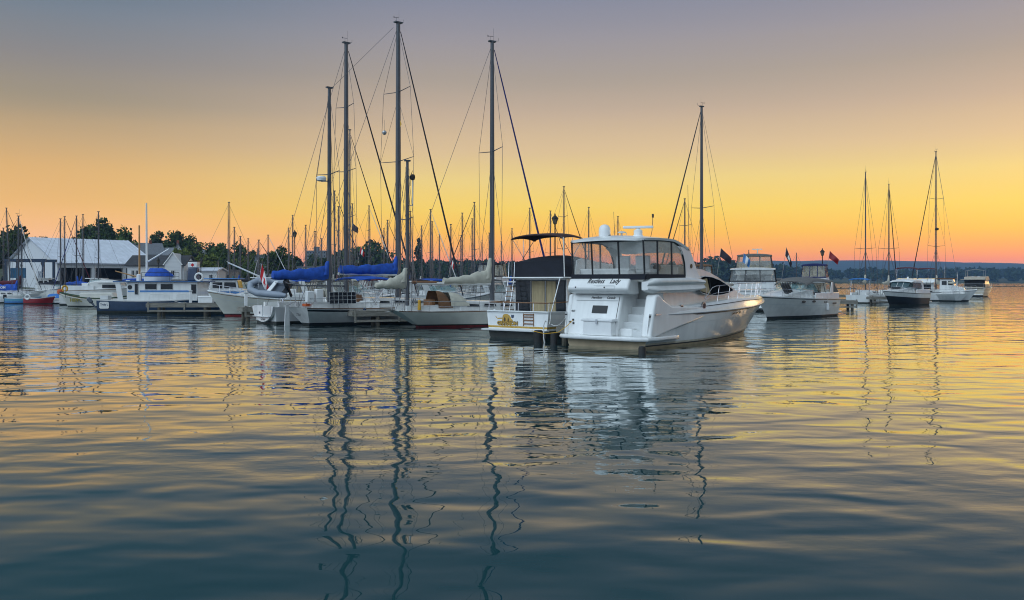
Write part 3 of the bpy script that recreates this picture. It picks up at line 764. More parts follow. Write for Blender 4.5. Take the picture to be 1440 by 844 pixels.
def sailboat(label, x, Y, th, L=10, B=3.2, free=1.0, mast=None, name='sailboat', cat='sailboat', group=None, hullm=None, stripe=None, anti=None, cover=None, coverlen=None, furl=FURL, cabm=None,
             lod=1, mizzen=None, dodger=None, bim=None, counter=.5, rake=1.4, lean=0., wires=True, tw=.62, mr=.09, covm_wrap=1.0, boomz=None, spr=(.5, .75), mastm=None, pulpit=True, r=.014, furltop=.97, cov=(.16, .55, .15, 0.), mzz=1.5, bimx=None, bimz=2.05, furlr=.07):
    root = thing(name, label, cat, (x, Y, 0), th, group)
    hullm = hullm or GEL; stripe = stripe or hullm; anti = anti or ALGAE; cabm = cabm or GEL
    H = Hull(L, B, free * .98, free * .93, free * 1.28, tw=tw, rake=rake, sov=counter, full=.5, p=2.0, flare=.06, ent=1.3)
    root_h = H
    m = MB()
    H.mesh(m, [('s', 0), ('s', -.06), ('s', -.12 if lod > 1 else -.16), ('s', -.24 if lod > 1 else -.20), .16, .08, -.05, -.4], [TEAK if lod > 1 else hullm, hullm, stripe, hullm, stripe if stripe is not hullm else ALGAE, anti, anti], N=22 if lod else 12,
           transom=[hullm] * 4 + [ALGAE, anti, anti])
    m.build('hull', root)
    m = MB(); H.deck(m, DECKM); m.build('deck', root)
    # trunk cabin
    ca, cb = L * .34, L * .74; zd = free
    wf = lambda X, z: min(B * .33, max(.15, H.b(H.t(X)) - .38)) * (1 - .12 * (z - zd))
    m = MB(); m.house([(ca, zd - .1), (ca, zd + .50), (L * .55, zd + .46), (cb - .5, zd + .34), (cb, zd + .05), (cb, zd - .1)], wf, cabm, camber=.08); m.build('cabin', root, bevel=.04 if lod > 1 else 0)
    if lod:
        for k in range(3):
            xa = ca + .5 + k * (cb - ca - 1.2) / 3; xb = xa + (cb - ca - 1.2) / 3 * .75
            winpair('cabin_window', root, [(xa, zd + .17), (xb, zd + .16), (xb - .04, zd + .30), (xa + .05, zd + .34)], wf, GLASSDARK, .03)
        for sd in (1, -1):
            m = MB(); m.box(.5, ca, sd * B * .27 - B * .03, sd * B * .27 + B * .03, zd - .1, zd + .28, cabm); m.build('cockpit_coaming', root)
        if pulpit:
            m = MB(); H.rail(m, .25, L * .985, .62, STEEL, inset=.07, nst=8, r=.012)
            x_, y_, z_ = H.at(.25, .07)
            m.tube([(.25, y_, z_ + .62), (.1, 0, z_ + .62), (.25, -y_, z_ + .62)], .013, STEEL, 5)
            m.build('lifelines', root)
        m = MB(); m.lathe((1.35, 0, zd - .05), [(.05, 0), (.05, .75)], STEEL, 6)
        m.tube([(1.3, .42 * math.sin(q), zd + .72 + .42 * math.cos(q)) for q in [2 * math.pi * k / 14 for k in range(15)]], .015, STEEL, 5); m.build('steering_wheel', root)
    if mast:
        mx, ztop = mast
        rig(root, H, mx, zd + .3, ztop, spr=spr, furl=furl, mr=mr, lean=lean, wires=wires, r=r, backx=.15, sprw=B * (.52 if lod > 1 else .40), vane=lod > 0, mastm=mastm, furltop=furltop, furlr=furlr)
        bz = boomz or zd + 1.35; bl = coverlen or min(mx - .4, L * .36)
        m = MB(); m.tube([(mx - .1, 0, bz - (.06 if lod > 1 else 0)), (mx - bl, 0, bz + (0 if lod > 1 else .06))], .10 if lod > 1 else .065, OFFWHITE if lod > 1 else (mastm or MASTM), 6); m.build('boom', root)
        if cover:
            m = MB(); cover_mesh(m, (mx - bl * (1 - cov[3]) + .1, 0, bz + .1), (mx - .12, 0, bz + .05), cover, seed=int(abs(x) * 7 + Y) % 97, h0=cov[0], h1=cov[1], wid=cov[2], wrap=covm_wrap); m.build('sail_cover', root, smooth=60)
    if mizzen:
        mx2, zt2, cov2, bl2 = mizzen
        rig(root, H, mx2, zd + .1, zt2, spr=(.6,), furl=None, furlx=mx2 + .6, mr=mr * .75, wires=wires, r=r, backx=.1, sprw=B * .38, vane=False)
        m = MB(); m.tube([(mx2 - .1, 0, zd + mzz), (mx2 - bl2, 0, zd + mzz + .05)], .05, MASTM, 6); m.build('boom', root)
        if cov2:
            m = MB(); cover_mesh(m, (mx2 - bl2 + .1, 0, zd + mzz + .1), (mx2 - .1, 0, zd + mzz + .08), cov2, seed=5, h0=cov[0], h1=cov[1] * 1.1, wid=cov[2], wrap=.9); m.build('sail_cover', root, smooth=60)
    if dodger:
        m = MB(); cushion_dodger(m, ca - .35, zd + .35, B * .3, dodger, 1.2, .85); m.build('dodger', root, smooth=60)
    if bim: bimini(root, *(bimx or (.6, ca - .3)), B * .36, zd + .1, zd + bimz, bim)
    return root, H

def motorboat(label, x, Y, th, L=9, B=3.2, free=1.1, name='motor_boat', cat='motor boat', group=None, style='express', hullm=None, hull2=None, anti=None, top=None, stripe=None, rail=True, lod=1, panel=None, bow=1.5, cabm=None, roof=None, arch=True):
    root = thing(name, label, cat, (x, Y, 0), th, group)
    hullm = hullm or GEL; hull2 = hull2 or hullm; anti = anti or ALGAE; cabm = cabm or GEL; panel = panel or VINYL
    H = Hull(L, B, free, free * 1.06, free * bow, tw=.92, rake=L * .15, full=.38, p=2.5, flare=.16, ent=1.0)
    m = MB()
    H.mesh(m, [('s', .03), ('s', -.04), ('s', -.10), ('s', -free * .38), ('s', -free * .38 - .04), .18, .10, -.05, -.4], [GELGREY, BLACK if stripe is None else stripe, hullm, GELGREY, hull2, BLACK, anti, ALGAE], N=24 if lod else 14)
    m.build('hull', root)
    m = MB(); H.deck(m, cabm, drop=-.02, t0=.30, camber=.10); m.build('deck', root)
    m = MB(); m.box(-.55, .08, -B * .42, B * .42, .30, .42, GEL); m.build('swim_platform', root, bevel=.03)
    zd = free * 1.06
    wf = lambda X, z: max(.12, min(B * .40, H.b(H.t(X)) - .30)) * (1 - .10 * (z - zd))
    if style == 'express':
        f0, f1 = L * .42, L * .86
        m = MB(); m.house([(f0, zd - .05), (f0, zd + .62), (L * .52, zd + .60), (L * .68, zd + .42), (f1, zd + .12), (f1, zd - .05)], wf, cabm, camber=.14); m.build('foredeck', root, smooth=60)
        m = MB()
        wz = zd + .58; ww = wf(f0, wz)
        m.poly([(L * .56, ww * .78, wz - .02), (L * .56, -ww * .78, wz - .02), (L * .46, -ww * .8, wz + .62), (L * .46, ww * .8, wz + .62)], GLASSBLUE)
        for sd in (1, -1): m.poly([(L * .56, sd * ww * .78, wz - .02), (L * .46, sd * ww * .8, wz + .62), (L * .36, sd * ww * 1.0, wz + .5), (L * .34, sd * ww * 1.04, wz - .1)], GLASSBLUE)
        m.build('windscreen', root, tidy=False)
        m = MB(); m.tube([(L * .34, ww * 1.04, wz - .1), (L * .56, ww * .78, wz - .02), (L * .56, -ww * .78, wz - .02), (L * .34, -ww * 1.04, wz - .1)], .022, ALU, 5)
        m.tube([(L * .36, ww, wz + .5), (L * .46, ww * .8, wz + .62), (L * .46, -ww * .8, wz + .62), (L * .36, -ww, wz + .5)], .022, ALU, 5)
        for y in (-.3, .3): m.tube([(L * .56, y * ww, wz), (L * .46, y * ww, wz + .62)], .018, ALU, 5)
        m.build('windscreen_frame', root)
        for sd in (1, -1): m = MB(); m.box(.25, f0, sd * B * .44 - .05, sd * B * .44 + .05, zd - .1, zd + .42, cabm); m.build('cockpit_side', root, bevel=.03)
        m = MB(); m.box(L * .36, L * .41, -.7, .7, zd - .1, zd + .6, cabm); m.build('helm_console', root, bevel=.04)
        for y in (-.35, .35): m = MB(); m.box(L * .24, L * .30, y - .25, y + .25, zd - .1, zd + .75, WHITEPLAS); m.build('helm_seat', root, bevel=.04)
        if top:
            enclosure(root, .45, L * .47, B * .44, B * .36, zd + .42, zd + 1.62, top, panel, top, lean=.35, na=3, ns=3, front=False, skirt=.0)
        if arch:
            m = MB()
            for sd in (1, -1): m.prism([(L * .20, zd + .3), (L * .27, zd + .3), (L * .21, zd + 1.5), (L * .15, zd + 1.5)], sd * B * .455 - .04, sd * B * .455 + .04, cabm)
            m.box(L * .15, L * .21, -B * .455, B * .455, zd + 1.5, zd + 1.6, cabm); m.build('radar_arch', root, bevel=.03)
    elif style == 'fly':
        a, f = L * .22, L * .70
        m = MB(); m.house([(a, zd - .1), (a, zd + 1.35), (L * .50, zd + 1.38), (L * .56, zd + 1.25), (f - L * .06, zd + .45), (f + L * .1, zd + .2), (f + L * .1, zd - .1)], wf, cabm, camber=.06); m.build('deckhouse', root, bevel=.04)
        for k in range(3):
            xa = a + .35 + k * (L * .30) / 3
            winpair('cabin_window', root, [(xa, zd + .66), (xa + L * .085, zd + .66), (xa + L * .08, zd + 1.12), (xa + .05, zd + 1.14)], wf, GLASSDARK, .03)
        m = MB(); m.box(a - .02, a - .01, -B * .22, B * .20, zd + .05, zd + 1.15, GLASSDARK); m.build('cabin_door', root)
        m = MB(); m.poly([(L * .565, B * .3, zd + 1.27), (L * .565, -B * .3, zd + 1.27), (f - L * .05, -B * .26, zd + .52), (f - L * .05, B * .26, zd + .52)], GLASSDARK); m.build('windscreen', root, tidy=False)
        m = MB(); m.prism([(a - L * .10, zd + 1.40), (a - L * .10, zd + 1.47), (a + .2, zd + 1.5), (a + .25, zd + 1.95), (L * .48, zd + 2.05), (L * .57, zd + 1.5), (L * .55, zd + 1.40)], -B * .38, B * .38, cabm); m.build('flybridge', root, bevel=.05)
        for y in (-.5, .4): m = MB(); m.box(a + .9, a + 1.3, y - .25, y + .25, zd + 1.5, zd + 2.02, GELGREY); m.build('helm_seat', root, bevel=.05)
        if top:
            enclosure(root, a + .1, L * .47, B * .37, B * .33, zd + 1.95, zd + 3.3, top, panel, roof or top, lean=.2, na=3, ns=2)
        m = MB()
        for sd in (1, -1): m.tube([(.1, sd * B * .42, zd + .7), (a, sd * B * .42, zd + .75)], .015, STEEL, 5); m.tube([(.12, sd * B * .42, zd), (.1, sd * B * .42, zd + .7)], .015, STEEL, 5)
        m.tube([(.1, B * .42, zd + .7), (.1, -B * .42, zd + .7)], .015, STEEL, 5)
        m.build('cockpit_rail', root)
    elif style == 'pilot':
        a, f = L * .36, L * .62
        m = MB(); m.house([(a, zd - .1), (a + .05, zd + 1.75), (f - .15, zd + 1.75), (f, zd + .85), (f + L * .16, zd + .55), (f + L * .2, zd - .1)], wf, cabm, camber=.05); m.build('pilothouse', root, bevel=.05)
        winpair('pilothouse_window', root, [(a + .3, zd + .95), (a + .3 + (f - a) * .33, zd + .95), (a + .3 + (f - a) * .33, zd + 1.5), (a + .3, zd + 1.5)], wf, GLASSDARK, .03)
        winpair('pilothouse_window', root, [(a + .42 + (f - a) * .36, zd + .95), (f - .18, zd + .95), (f - .28, zd + 1.5), (a + .42 + (f - a) * .36, zd + 1.5)], wf, GLASSDARK, .03)
        m = MB(); m.poly([(f + .03, B * .28, zd + .98), (f + .03, -B * .28, zd + .98), (f - .1, -B * .27, zd + 1.6), (f - .1, B * .27, zd + 1.6)], GLASSDARK); m.build('windscreen', root, tidy=False)
        m = MB(); m.box(a - .5, f + .12, -B * .41, B * .41, zd + 1.80, zd + 1.90, roof or cabm); m.build('pilothouse_roof', root, bevel=.03)
        m = MB(); m.tube([(a + .6, 0, zd + 1.88), (a + .55, 0, zd + 3.6)], [.03, .015], ALU, 5); m.tube([(a + .55, -.4, zd + 2.7), (a + .55, .4, zd + 2.7)], .015, ALU, 4); m.build('signal_mast', root)
    if rail:
        m = MB(); H.rail(m, L * .46, L * .985, .58, STEEL, inset=.12, nst=7, r=.014, lean=.0, base=.05); m.build('bow_rail', root)
    return root, H

def flag(label, x, Y, z, w, h, mats, rz=0., droop=.5, pole=1.6, group=None, tilt=.15, maple=False):
    """drooping ensign on a short staff; z = top of the staff"""
    t = thing('flag', label, 'flag', (x, Y, z), rz, group)
    m = MB(); m.tube([(-tilt * pole, 0, -pole), (0, 0, 0)], .018, ALU, 5); m.build('staff', t)
    m = MB(); NU, NV = 12, 8; g = []
    for i in range(NU + 1):
        row = []
        for j in range(NV + 1):
            u = i / NU; v = j / NV
            px = -tilt * v * h + w * u * (1 - droop * .75)
            pz = -v * h - w * u * droop * (1.05 - .25 * v)
            py = .10 * math.sin(u * 7 + v * 2) * (u + .15) + .05 * math.sin(v * 5 + u * 3) * u
            row.append((px + .01, py, pz))
        g.append(row)
    b0 = len(m.v)
    for row in g: m.v.extend(row)
    for i in range(NU):
        for j in range(NV):
            a = b0 + i * (NV + 1) + j
            u = (i + .5) / NU; v = (j + .5) / NV
            if maple == 1:
                mt = mats[1] if .25 < u < .75 else mats[0]
                if abs(u - .5) < .13 and abs(v - .45) < .26: mt = mats[0] if abs(u - .5) + abs(v - .45) * .6 < .19 else mats[1]
            elif len(mats) == 3: mt = mats[0] if u < .33 else mats[1] if u < .66 else mats[2]
            elif len(mats) == 2: mt = mats[1] if .3 < u < .7 and .25 < v < .75 else mats[0]
            else: mt = mats[0]
            m.face((a, a + 1, a + NV + 2, a + NV + 1), mt)
    m.build('cloth', t, tidy=False, smooth=70)
    return t

def dock(label, x, Y, th, L, W, ztop=.75, piles=None, brace=True, name='wooden_dock', group='wooden finger docks', rail=0., pr=.15, ph=.15):
    t = thing(name, label, 'dock', (x, Y, 0), th, group)
    m = MB(); n = max(2, int(L / .22))
    for i in range(n):
        xa = L * i / n; m.box(xa + .012, L * (i + 1) / n - .012, -W / 2, W / 2, ztop - .05, ztop + rnd.uniform(-.006, .006), DOCKWOOD)
    m.build('deck_boards', t, tidy=False)
    m = MB()
    for y in (-W / 2 + .06, W / 2 - .06, 0): m.box(0, L, y - .05, y + .05, ztop - .36, ztop - .055, DOCKWOOD)
    m.box(-.05, .04, -W / 2, W / 2, ztop - .34, ztop - .06, DOCKWOOD)
    m.build('stringers', t)
    for xx in (piles if piles is not None else [L * (k + .3) / max(1, round(L / 3)) for k in range(max(1, round(L / 3)))]):
        for y in (-W / 2 + .18, W / 2 - .18):
            p = MB(); p.lathe((xx, y, 0), [(pr, -1), (pr, .2), (pr * .95, ztop - .06)], PILEWOOD, 9); p.build('pile', t)
    if brace:
        m = MB()
        for k in range(max(2, int(L / 2.6) + 1)):
            xx = .1 + (L - .3) * k / max(1, int(L / 2.6))
            m.box(xx, xx + .12, -W / 2 - .07, -W / 2 - .002, ztop - .75, ztop + .1, DOCKWOOD)
        m.box(.1, L - .1, -W / 2 - .05, -W / 2 - .004, ztop - .72, ztop - .58, DOCKWOOD)
        m.build('fender_boards', t)
    return t

def lamppost(label, px, Y, pytop, base=1.2):
    x = (px - CX) / F * Y; zt = zat(pytop, Y)
    t = thing('lamp_post', label, 'lamp post', (x, Y, base), 0, 'lantern lamp posts around the marina')
    h = zt - base
    m = MB(); m.lathe((0, 0, 0), [(.16, 0), (.16, .25), (.10, .45), (.075, .9), (.06, h - 1.3), (.09, h - 1.2), (.05, h - 1.1), (.16, h - 1.0)], IRON, 10); m.build('post', t)
    m = MB(); m.lathe((0, 0, h - 1.0), [(.14, 0), (.27, .5)], LANTERN, 6)
    m.build('lantern', t)
    m = MB(); m.lathe((0, 0, h - .5), [(.34, 0), (.30, .06), (.12, .26), (.06, .32), (.07, .40), (.02, .50)], IRON, 8)
    for k in range(6):
        a = 2 * math.pi * k / 6; m.tube([(.145 * math.cos(a), .145 * math.sin(a), -.5 + h - .5), (.28 * math.cos(a), .28 * math.sin(a), h - .5)], .02, IRON, 4)
    m.build('lantern_cap', t)
    return t
# ------------------------------------------------------------------ the trawler Gryphon
def make_trawler():
    root = thing('trawler_yacht', 'white trawler with gold beast emblem on its transom, curtained aft doors and navy bridge cover', 'motor yacht', (.25, 44.6, 0), R(52))
    H = Hull(12, 4.15, 1.30, 1.40, 2.2, tw=.94, rake=1.5, full=.4, p=2.3, flare=.1)
    m = MB()
    H.mesh(m, [('s', .02), ('s', -.09), .60, .50, .40, .10, -.1, -.5], [GELGREY, GEL, GOLD, GEL, ALGAE, ALGAE, ALGAE], N=24)
    m.build('hull', root)
    m = MB(); H.deck(m, DECKM, drop=.3); m.build('deck', root)
    m = MB(); m.box(-.42, .02, -2.0, 2.0, .36, .45, GELGREY); m.build('swim_ledge', root, bevel=.02)
    m = MB()
    pts = [H.at(x, .03, .03) for x in [0, 2, 4, 6, 8, 10, 11.6]]
    for sd in (1, -1): m.tube([(x, sd * y, z) for x, y, z in pts], .05, GELGREY, 5)
    m.tube([(0, 1.93, 1.33), (0, -1.93, 1.33)], .05, GELGREY, 5); m.build('gunwale', root)
    wf = lambda x, z: max(.3, min(1.75, H.b(H.t(x)) - .28)) * (1 - .04 * (z - 1.4))
    m = MB(); m.house([(2.0, 1.1), (2.0, 3.0), (6.9, 3.0), (7.7, 2.2), (9.4, 2.05), (9.8, 1.3), (9.8, 1.1)], wf, GEL, camber=.04); m.build('deckhouse', root, bevel=.03)
    m = MB(); m.box(1.25, 7.2, -1.95, 1.95, 3.0, 3.08, GEL); m.build('bridge_deck', root, bevel=.03)
    m = MB(); m.box(1.97, 1.99, -1.62, 1.62, 1.15, 2.92, BLACK); m.build('door_frame', root)
    for y0, y1, mt in ((1.58, .62, GLASSDARK), (.52, -.30, CURTAIN), (-.42, -1.0, CURTAIN), (-1.08, -1.55, GLASSDARK)):
        m = MB(); m.box(1.945, 1.965, y1, y0, 1.2, 2.86, mt); m.build('sliding_door', root)
    m = MB(); m.tube([(1.93, -.36, 1.2), (1.93, -.36, 2.88)], .035, ALU, 4); m.tube([(1.93, .57, 1.2), (1.93, .57, 2.88)], .03, ALU, 4); m.build('door_post', root)
    for xa, xb in ((2.35, 3.5), (3.75, 4.9), (5.2, 6.5)): winpair('cabin_window', root, [(xa, 2.05), (xb, 2.05), (xb, 2.75), (xa, 2.75)], wf, GLASSDARK, .02)
    winpair('cabin_curtain', root, [(2.4, 2.1), (2.8, 2.1), (2.8, 2.7), (2.4, 2.7)], wf, CURTAIN, .03)
    m = MB(); m.sidewin([(2.05, 1.78), (6.5, 1.82), (6.5, 1.92), (2.05, 1.88)], wf, BLACK, .02); m.sidewin([(2.05, 1.70), (6.5, 1.74), (6.5, 1.79), (2.05, 1.75)], wf, GOLD, .02); m.build('cabin_stripe', root)
    # bridge: white coaming on the sides, navy cover with a soft hump
    m = MB()
    for sd in (1, -1): m.prism([(2.6, 3.08), (2.75, 3.95), (3.2, 4.05), (6.2, 3.75), (6.6, 3.08)], sd * 1.78, sd * 1.70, GEL)
    m.prism([(6.2, 3.08), (6.1, 3.8), (6.3, 3.8), (6.7, 3.08)], -1.75, 1.75, GEL); m.build('flybridge', root, bevel=.03)
    m = MB(); rings = []
    for k in range(15):
        t = k / 14; x = 1.75 + 4.3 * t
        e = min(1, min(t, 1 - t) / .07); zt_ = 3.95 + .28 * math.sin(math.pi * min(1, t * 1.2)) ** 1.2 + .02 * math.sin(k * 2.3)
        w = 1.66 + .015 * math.sin(k * 3.1)
        ring = [(x, w, 3.09), (x - .01, w, 3.6)]
        for q in range(9):
            a = math.pi * q / 8; ring.append((x, w * .99 * math.cos(a), 3.72 + (zt_ - 3.72) * (math.sin(a) ** .55 if 0 < q < 8 else 0) * (.75 + .25 * e)))
        ring += [(x - .01, -w, 3.6), (x, -w, 3.09)]
        rings.append(ring)
    m.loft(rings, NAVYCANVAS); m.build('bridge_cover', root, smooth=50)
    bimini(root, 1.55, 3.7, 1.62, 4.0, 5.38, pm('maroon_brown_canvas', (.045, .02, .02), .85, var=.3), 'bimini', sag=.22, post=True)
    # rails, ladders
    m = MB()
    m.tube([(.15, 1.9, 1.78), (.1, -1.9, 1.78)], .028, TEAK, 5)
    for sd in (1, -1): m.tube([(.15, sd * 1.9, 1.78), (1.9, sd * 1.9, 1.82)], .028, TEAK, 5)
    for y in (1.9, .95, 0, -.95, -1.9): m.tube([(.1, y, 1.32), (.12, y, 1.78)], .018, STEEL, 5)
    m.build('cockpit_rail', root)
    m = MB()
    for y in (1.72, 1.35): m.tube([(1.1, y, 1.3), (1.5, y, 3.05), (1.55, y, 3.85), (1.8, y, 3.9)], .022, STEEL, 5)
    for k in range(6): m.box(1.12 + .06 * k, 1.26 + .06 * k, 1.34, 1.72, 1.5 + k * .27, 1.53 + k * .27, TEAK)
    m.build('bridge_ladder', root)
    m = MB()
    m.tube([(1.7, -1.72, 3.1), (1.6, -1.72, 5.1)], .028, WHITEPLAS, 5); m.tube([(.6, -1.7, 1.35), (1.3, -1.72, 3.0)], .03, ALU, 5)
    m.build('stanchion', root)
    m = MB()
    for y in (-.42, -1.05): m.tube([(-.02, y, .62), (-.02, y, 1.25)], .02, TEAK, 5)
    for z in (.74, .92, 1.08, 1.2): m.box(-.06, -.02, -1.03, -.44, z - .025, z + .025, TEAK)
    m.build('boarding_ladder', root)
    # emblem
    P = [(255, 285), (268, 300), (285, 322), (400, 312), (408, 270), (440, 248), (500, 245), (545, 262), (575, 295), (592, 330), (626, 352), (618, 368), (588, 380), (570, 392), (575, 425), (600, 455), (592, 470), (560, 462), (535, 425), (522, 420), (520, 450), (500, 470), (478, 462), (500, 445), (495, 410), (462, 392), (450, 425), (470, 458), (438, 462), (424, 425), (410, 400), (398, 430), (412, 470), (384, 470), (372, 430), (388, 385), (396, 335), (300, 340), (262, 318), (245, 290)]
    k = 3.55 / 1195.
    def em(pts, mt, off, nm):
        m = MB(); m.poly([(-.004 - off, 1.82 - (a - 100) * k, 1.23 - (b - 235) * k * .95) for a, b in pts], mt); return m.build(nm, root, tidy=False)
    em(P, GOLD, .006, 'beast_emblem')
    em([(440, 300), (470, 330), (466, 385), (452, 420), (440, 380), (425, 350)], GOLDDARK, .010, 'emblem_accent')
    em([(520, 300), (540, 340), (535, 400), (505, 405), (515, 350)], GOLDDARK, .010, 'emblem_accent')
    em([(588, 258), (648, 258), (645, 305), (618, 320), (592, 305)], NAVY, .008, 'shield_badge')
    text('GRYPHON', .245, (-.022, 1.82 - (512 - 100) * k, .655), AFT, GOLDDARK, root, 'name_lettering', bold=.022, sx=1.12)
    text('GRYPHON', .245, (-.030, 1.82 - (512 - 100) * k, .655), AFT, GOLD, root, 'name_lettering', bold=.008, sx=1.12)
    m = MB(); H.rail(m, 7.5, 11.8, .75, STEEL, inset=.12, nst=6, r=.018); m.build('bow_rail', root)
    return root
gryphon = make_trawler()

# ------------------------------------------------------------------ the two ketches and the scoop-sterned sloop
kA, hA = sailboat(
                  'big white ketch with royal blue sail covers, blue bimini and a solar panel', -13.85, 57, R(40), L=13.6, B=4.1, free=1.2, mast=(7.7, 20.9), name='sailing_ketch', cat='sailing ketch', lod=2,
                  hullm=OFFWHITE, stripe=BLACK, cover=BLUECANVAS, coverlen=4.7, boomz=3.35, cov=(.45, .75, .2, 0.), mizzen=(2.35, 15.6, BLUECANVAS, 4.1), mzz=1.78, furl=FURL, bim=BLUECANVAS, bimx=(3.6, 6.3), bimz=2.0, counter=.7, tw=.70, mr=.20, r=.016)
m = MB(); m.loft([[(1.45, -1.72, 1.40), (3.25, -1.92, 1.40), (3.25, -1.87, 2.15), (1.45, -1.67, 2.15)], [(1.45, -1.69, 1.40), (3.25, -1.89, 1.40), (3.25, -1.84, 2.15), (1.45, -1.64, 2.15)]], SOLAR)
for k_ in range(7):
    q = k_ / 6; m.tube([(1.45 + 1.8 * q, -1.724 - .2 * q, 1.40), (1.45 + 1.8 * q, -1.674 - .2 * q, 2.15)], .009, GELGREY, 4)
for k_ in range(4):
    z = 1.40 + .75 * k_ / 3; m.tube([(1.45, -1.724 + .0167 * k_, z), (3.25, -1.924 + .0167 * k_, z)], .009, GELGREY, 4)
m.build('solar_panel', kA)
for xx, hh in ((.08, .72), (.72, .85)):
    m = MB(); m.box(xx, xx + .5, -1.35, -1.0, 1.5, 1.5 + hh, WHITEPLAS); m.build('deck_locker', kA, bevel=.04)
m = MB(); m.lathe((1.75, 0, 9.4), [(.18, 0), (.32, .05), (.34, .22), (.26, .32), (0, .36)], WHITEPLAS, 12); m.tube([(2.3, 0, 9.45), (1.75, 0, 9.4)], .04, ALU, 5); m.build('radar_dome', kA)
m = MB(); m.lathe((7.2, 1.0, 13.3), [(.0, -.17), (.12, -.12), (.17, 0), (.12, .12), (0, .17)], ALU, 8); m.tube([(7.2, 1.0, 13.4), (7.2, 1.0, 14.2)], .01, WIRE, 4); m.build('radar_reflector', kA)
m = MB(); m.poly([(7.2, -1.0, 13.4), (7.2, -1.0, 13.95), (7.05, -1.45, 13.55)], YELLOW); m.tube([(7.2, -1.0, 13.2), (7.2, -1.0, 14.4)], .008, WIRE, 4); m.build('signal_pennant', kA)
m = MB(); m.tube([(2.4, 0, 15.5), (7.3, 0, 20.5)], .012, WIRE, 4); m.build('triatic_stay', kA)
m = MB(); m.prism([(-.62, -.1), (-.25, -.1), (-.28, .9), (-.32, 1.3), (-.55, 1.3)], .42, .52, GELGREY); m.tube([(-.45, .47, 1.25), (0, .4, 1.5)], .03, STEEL, 5); m.build('steering_vane_rudder', kA, bevel=.03)
m = MB()
for sd in (1, -1): m.tube([(.35, sd * .75, 1.25), (.15, sd * .75, 2.6), (-1.1, sd * .75, 2.75)], .03, STEEL, 5)
m.build('davits', kA)
text('TYRA', .24, (-.0, -.25, .62), AFT @ Matrix.Rotation(R(0), 3, 'X'), LETTER, kA, 'name_lettering', shear=.3)
bpy.data.objects[kA.children[-1].name].location = (-.03, 0, 0)
m = MB(); m.box(.1, .55, -1.05, -.55, 1.24, 1.42, ORANGE); m.build('life_sling', kA, bevel=.05)
m = MB(); m.box(4.0, 4.5, -.5, .5, 1.2, 1.95, TEAK); m.build('companionway', kA)

kB, hB = sailboat('white sloop showing its rounded scoop stern under the grey inflatable', -16.75, 60, R(42), L=13, B=3.8, free=1.15, mast=(6.37, 20.1), name='sailboat', lod=1, stripe=None, furl=FURL, cover=None, counter=.15, tw=.8, rake=1.0, mr=.19, dodger=CREAMCANVAS, r=.016)
U = [(1.5 * math.cos(R(a_)), 1.16 + 1.08 * math.sin(R(a_))) for a_ in range(180, 361, 12)]
m = MB(); m.prism(U, -.16, .05, GEL, 'yz'); m.build('scoop_stern', kB, bevel=.04)
m = MB(); m.prism([(1.25, 1.20), (1.22, .62), (.9, .50), (-.9, .50), (-1.22, .62), (-1.25, 1.20)], -.175, -.163, GELGREY, 'yz'); m.build('painted_scoop_recess', kB)  # flat raised plate; darker grey paints in the shade of a recess
m = MB(); m.box(-.21, -.178, -.10, .62, .5, 1.22, GEL); m.box(-.225, -.211, .2, .36, .66, .80, NAVY); m.build('transom_gate', kB)
m = MB(); m.box(-.30, -.163, -1.2, 1.2, .44, .50, GELGREY); m.build('bathing_step', kB, bevel=.02)
text('Grace', .26, (-.175, -.1, .22), AFT, LETTER, kB, 'name_lettering', shear=.4)

kC, hC = sailboat('cream hulled ketch with a counter stern, cream sail covers and brown and cream cockpit canopy', -7.3, 54.5, R(30), L=12, B=3.1, free=1.08, mast=(6.93, 18.5), name='sailing_ketch', cat='sailing ketch', lod=2,
                  hullm=CREAM, stripe=CREAM, anti=DARKRED, cover=CREAMCANVAS, coverlen=5.4, boomz=2.72, cov=(.26, .95, .21, .33), covm_wrap=1.35, mizzen=(.94, 10.3, CREAMCANVAS, 2.2), mzz=1.35, furl=FURLBLUE, counter=1.7, rake=2.0, tw=.56, mr=.165, r=.015, spr=(.58,))
m = MB(); m.tube([(1.25, 0, 2.79), (2.9, 0, 2.77)], .1, TEAK, 7); m.build('boom_end', kC)
m = MB(); cushion_dodger(m, 2.6, 1.2, 1.0, BROWNCANVAS, 1.0, 1.05); m.build('dodger', kC, smooth=60)
m = MB(); cushion_dodger(m, 3.45, 1.3, 1.05, CREAMCANVAS, 1.3, .85); m.build('canopy', kC, smooth=60)
m = MB(); m.box(2.3, 2.55, -.6, .6, 1.0, 1.7, TEAK); m.build('companionway', kC)
m = MB(); m.tube([(1.0, 0, 7.6), (.9, -.9, 7.45), (.9, -.9, 9.1)], .035, ALU, 5); m.lathe((.9, -.9, 9.2), [(0, -.2), (.13, -.14), (.17, 0), (.13, .16), (0, .2)], IRON, 8)
for a in (0, 120, 240): m.tube([(.72, -.9, 9.2), (.72, -.9 + .55 * math.cos(R(a + 20)), 9.2 + .55 * math.sin(R(a + 20)))], [.03, .012], IRON, 4)
m.build('wind_generator', kC)
text('NINA', .17, (.02, .1, .93), AFT @ Matrix.Rotation(R(35), 3, 'X'), LETTER, kC, 'name_lettering')
m = MB(); m.lathe((1.3, -1.0, 1.1), [(.10, 0), (.10, .55), (.05, .6)], YELLOW, 8); m.build('gas_bottle', kC)

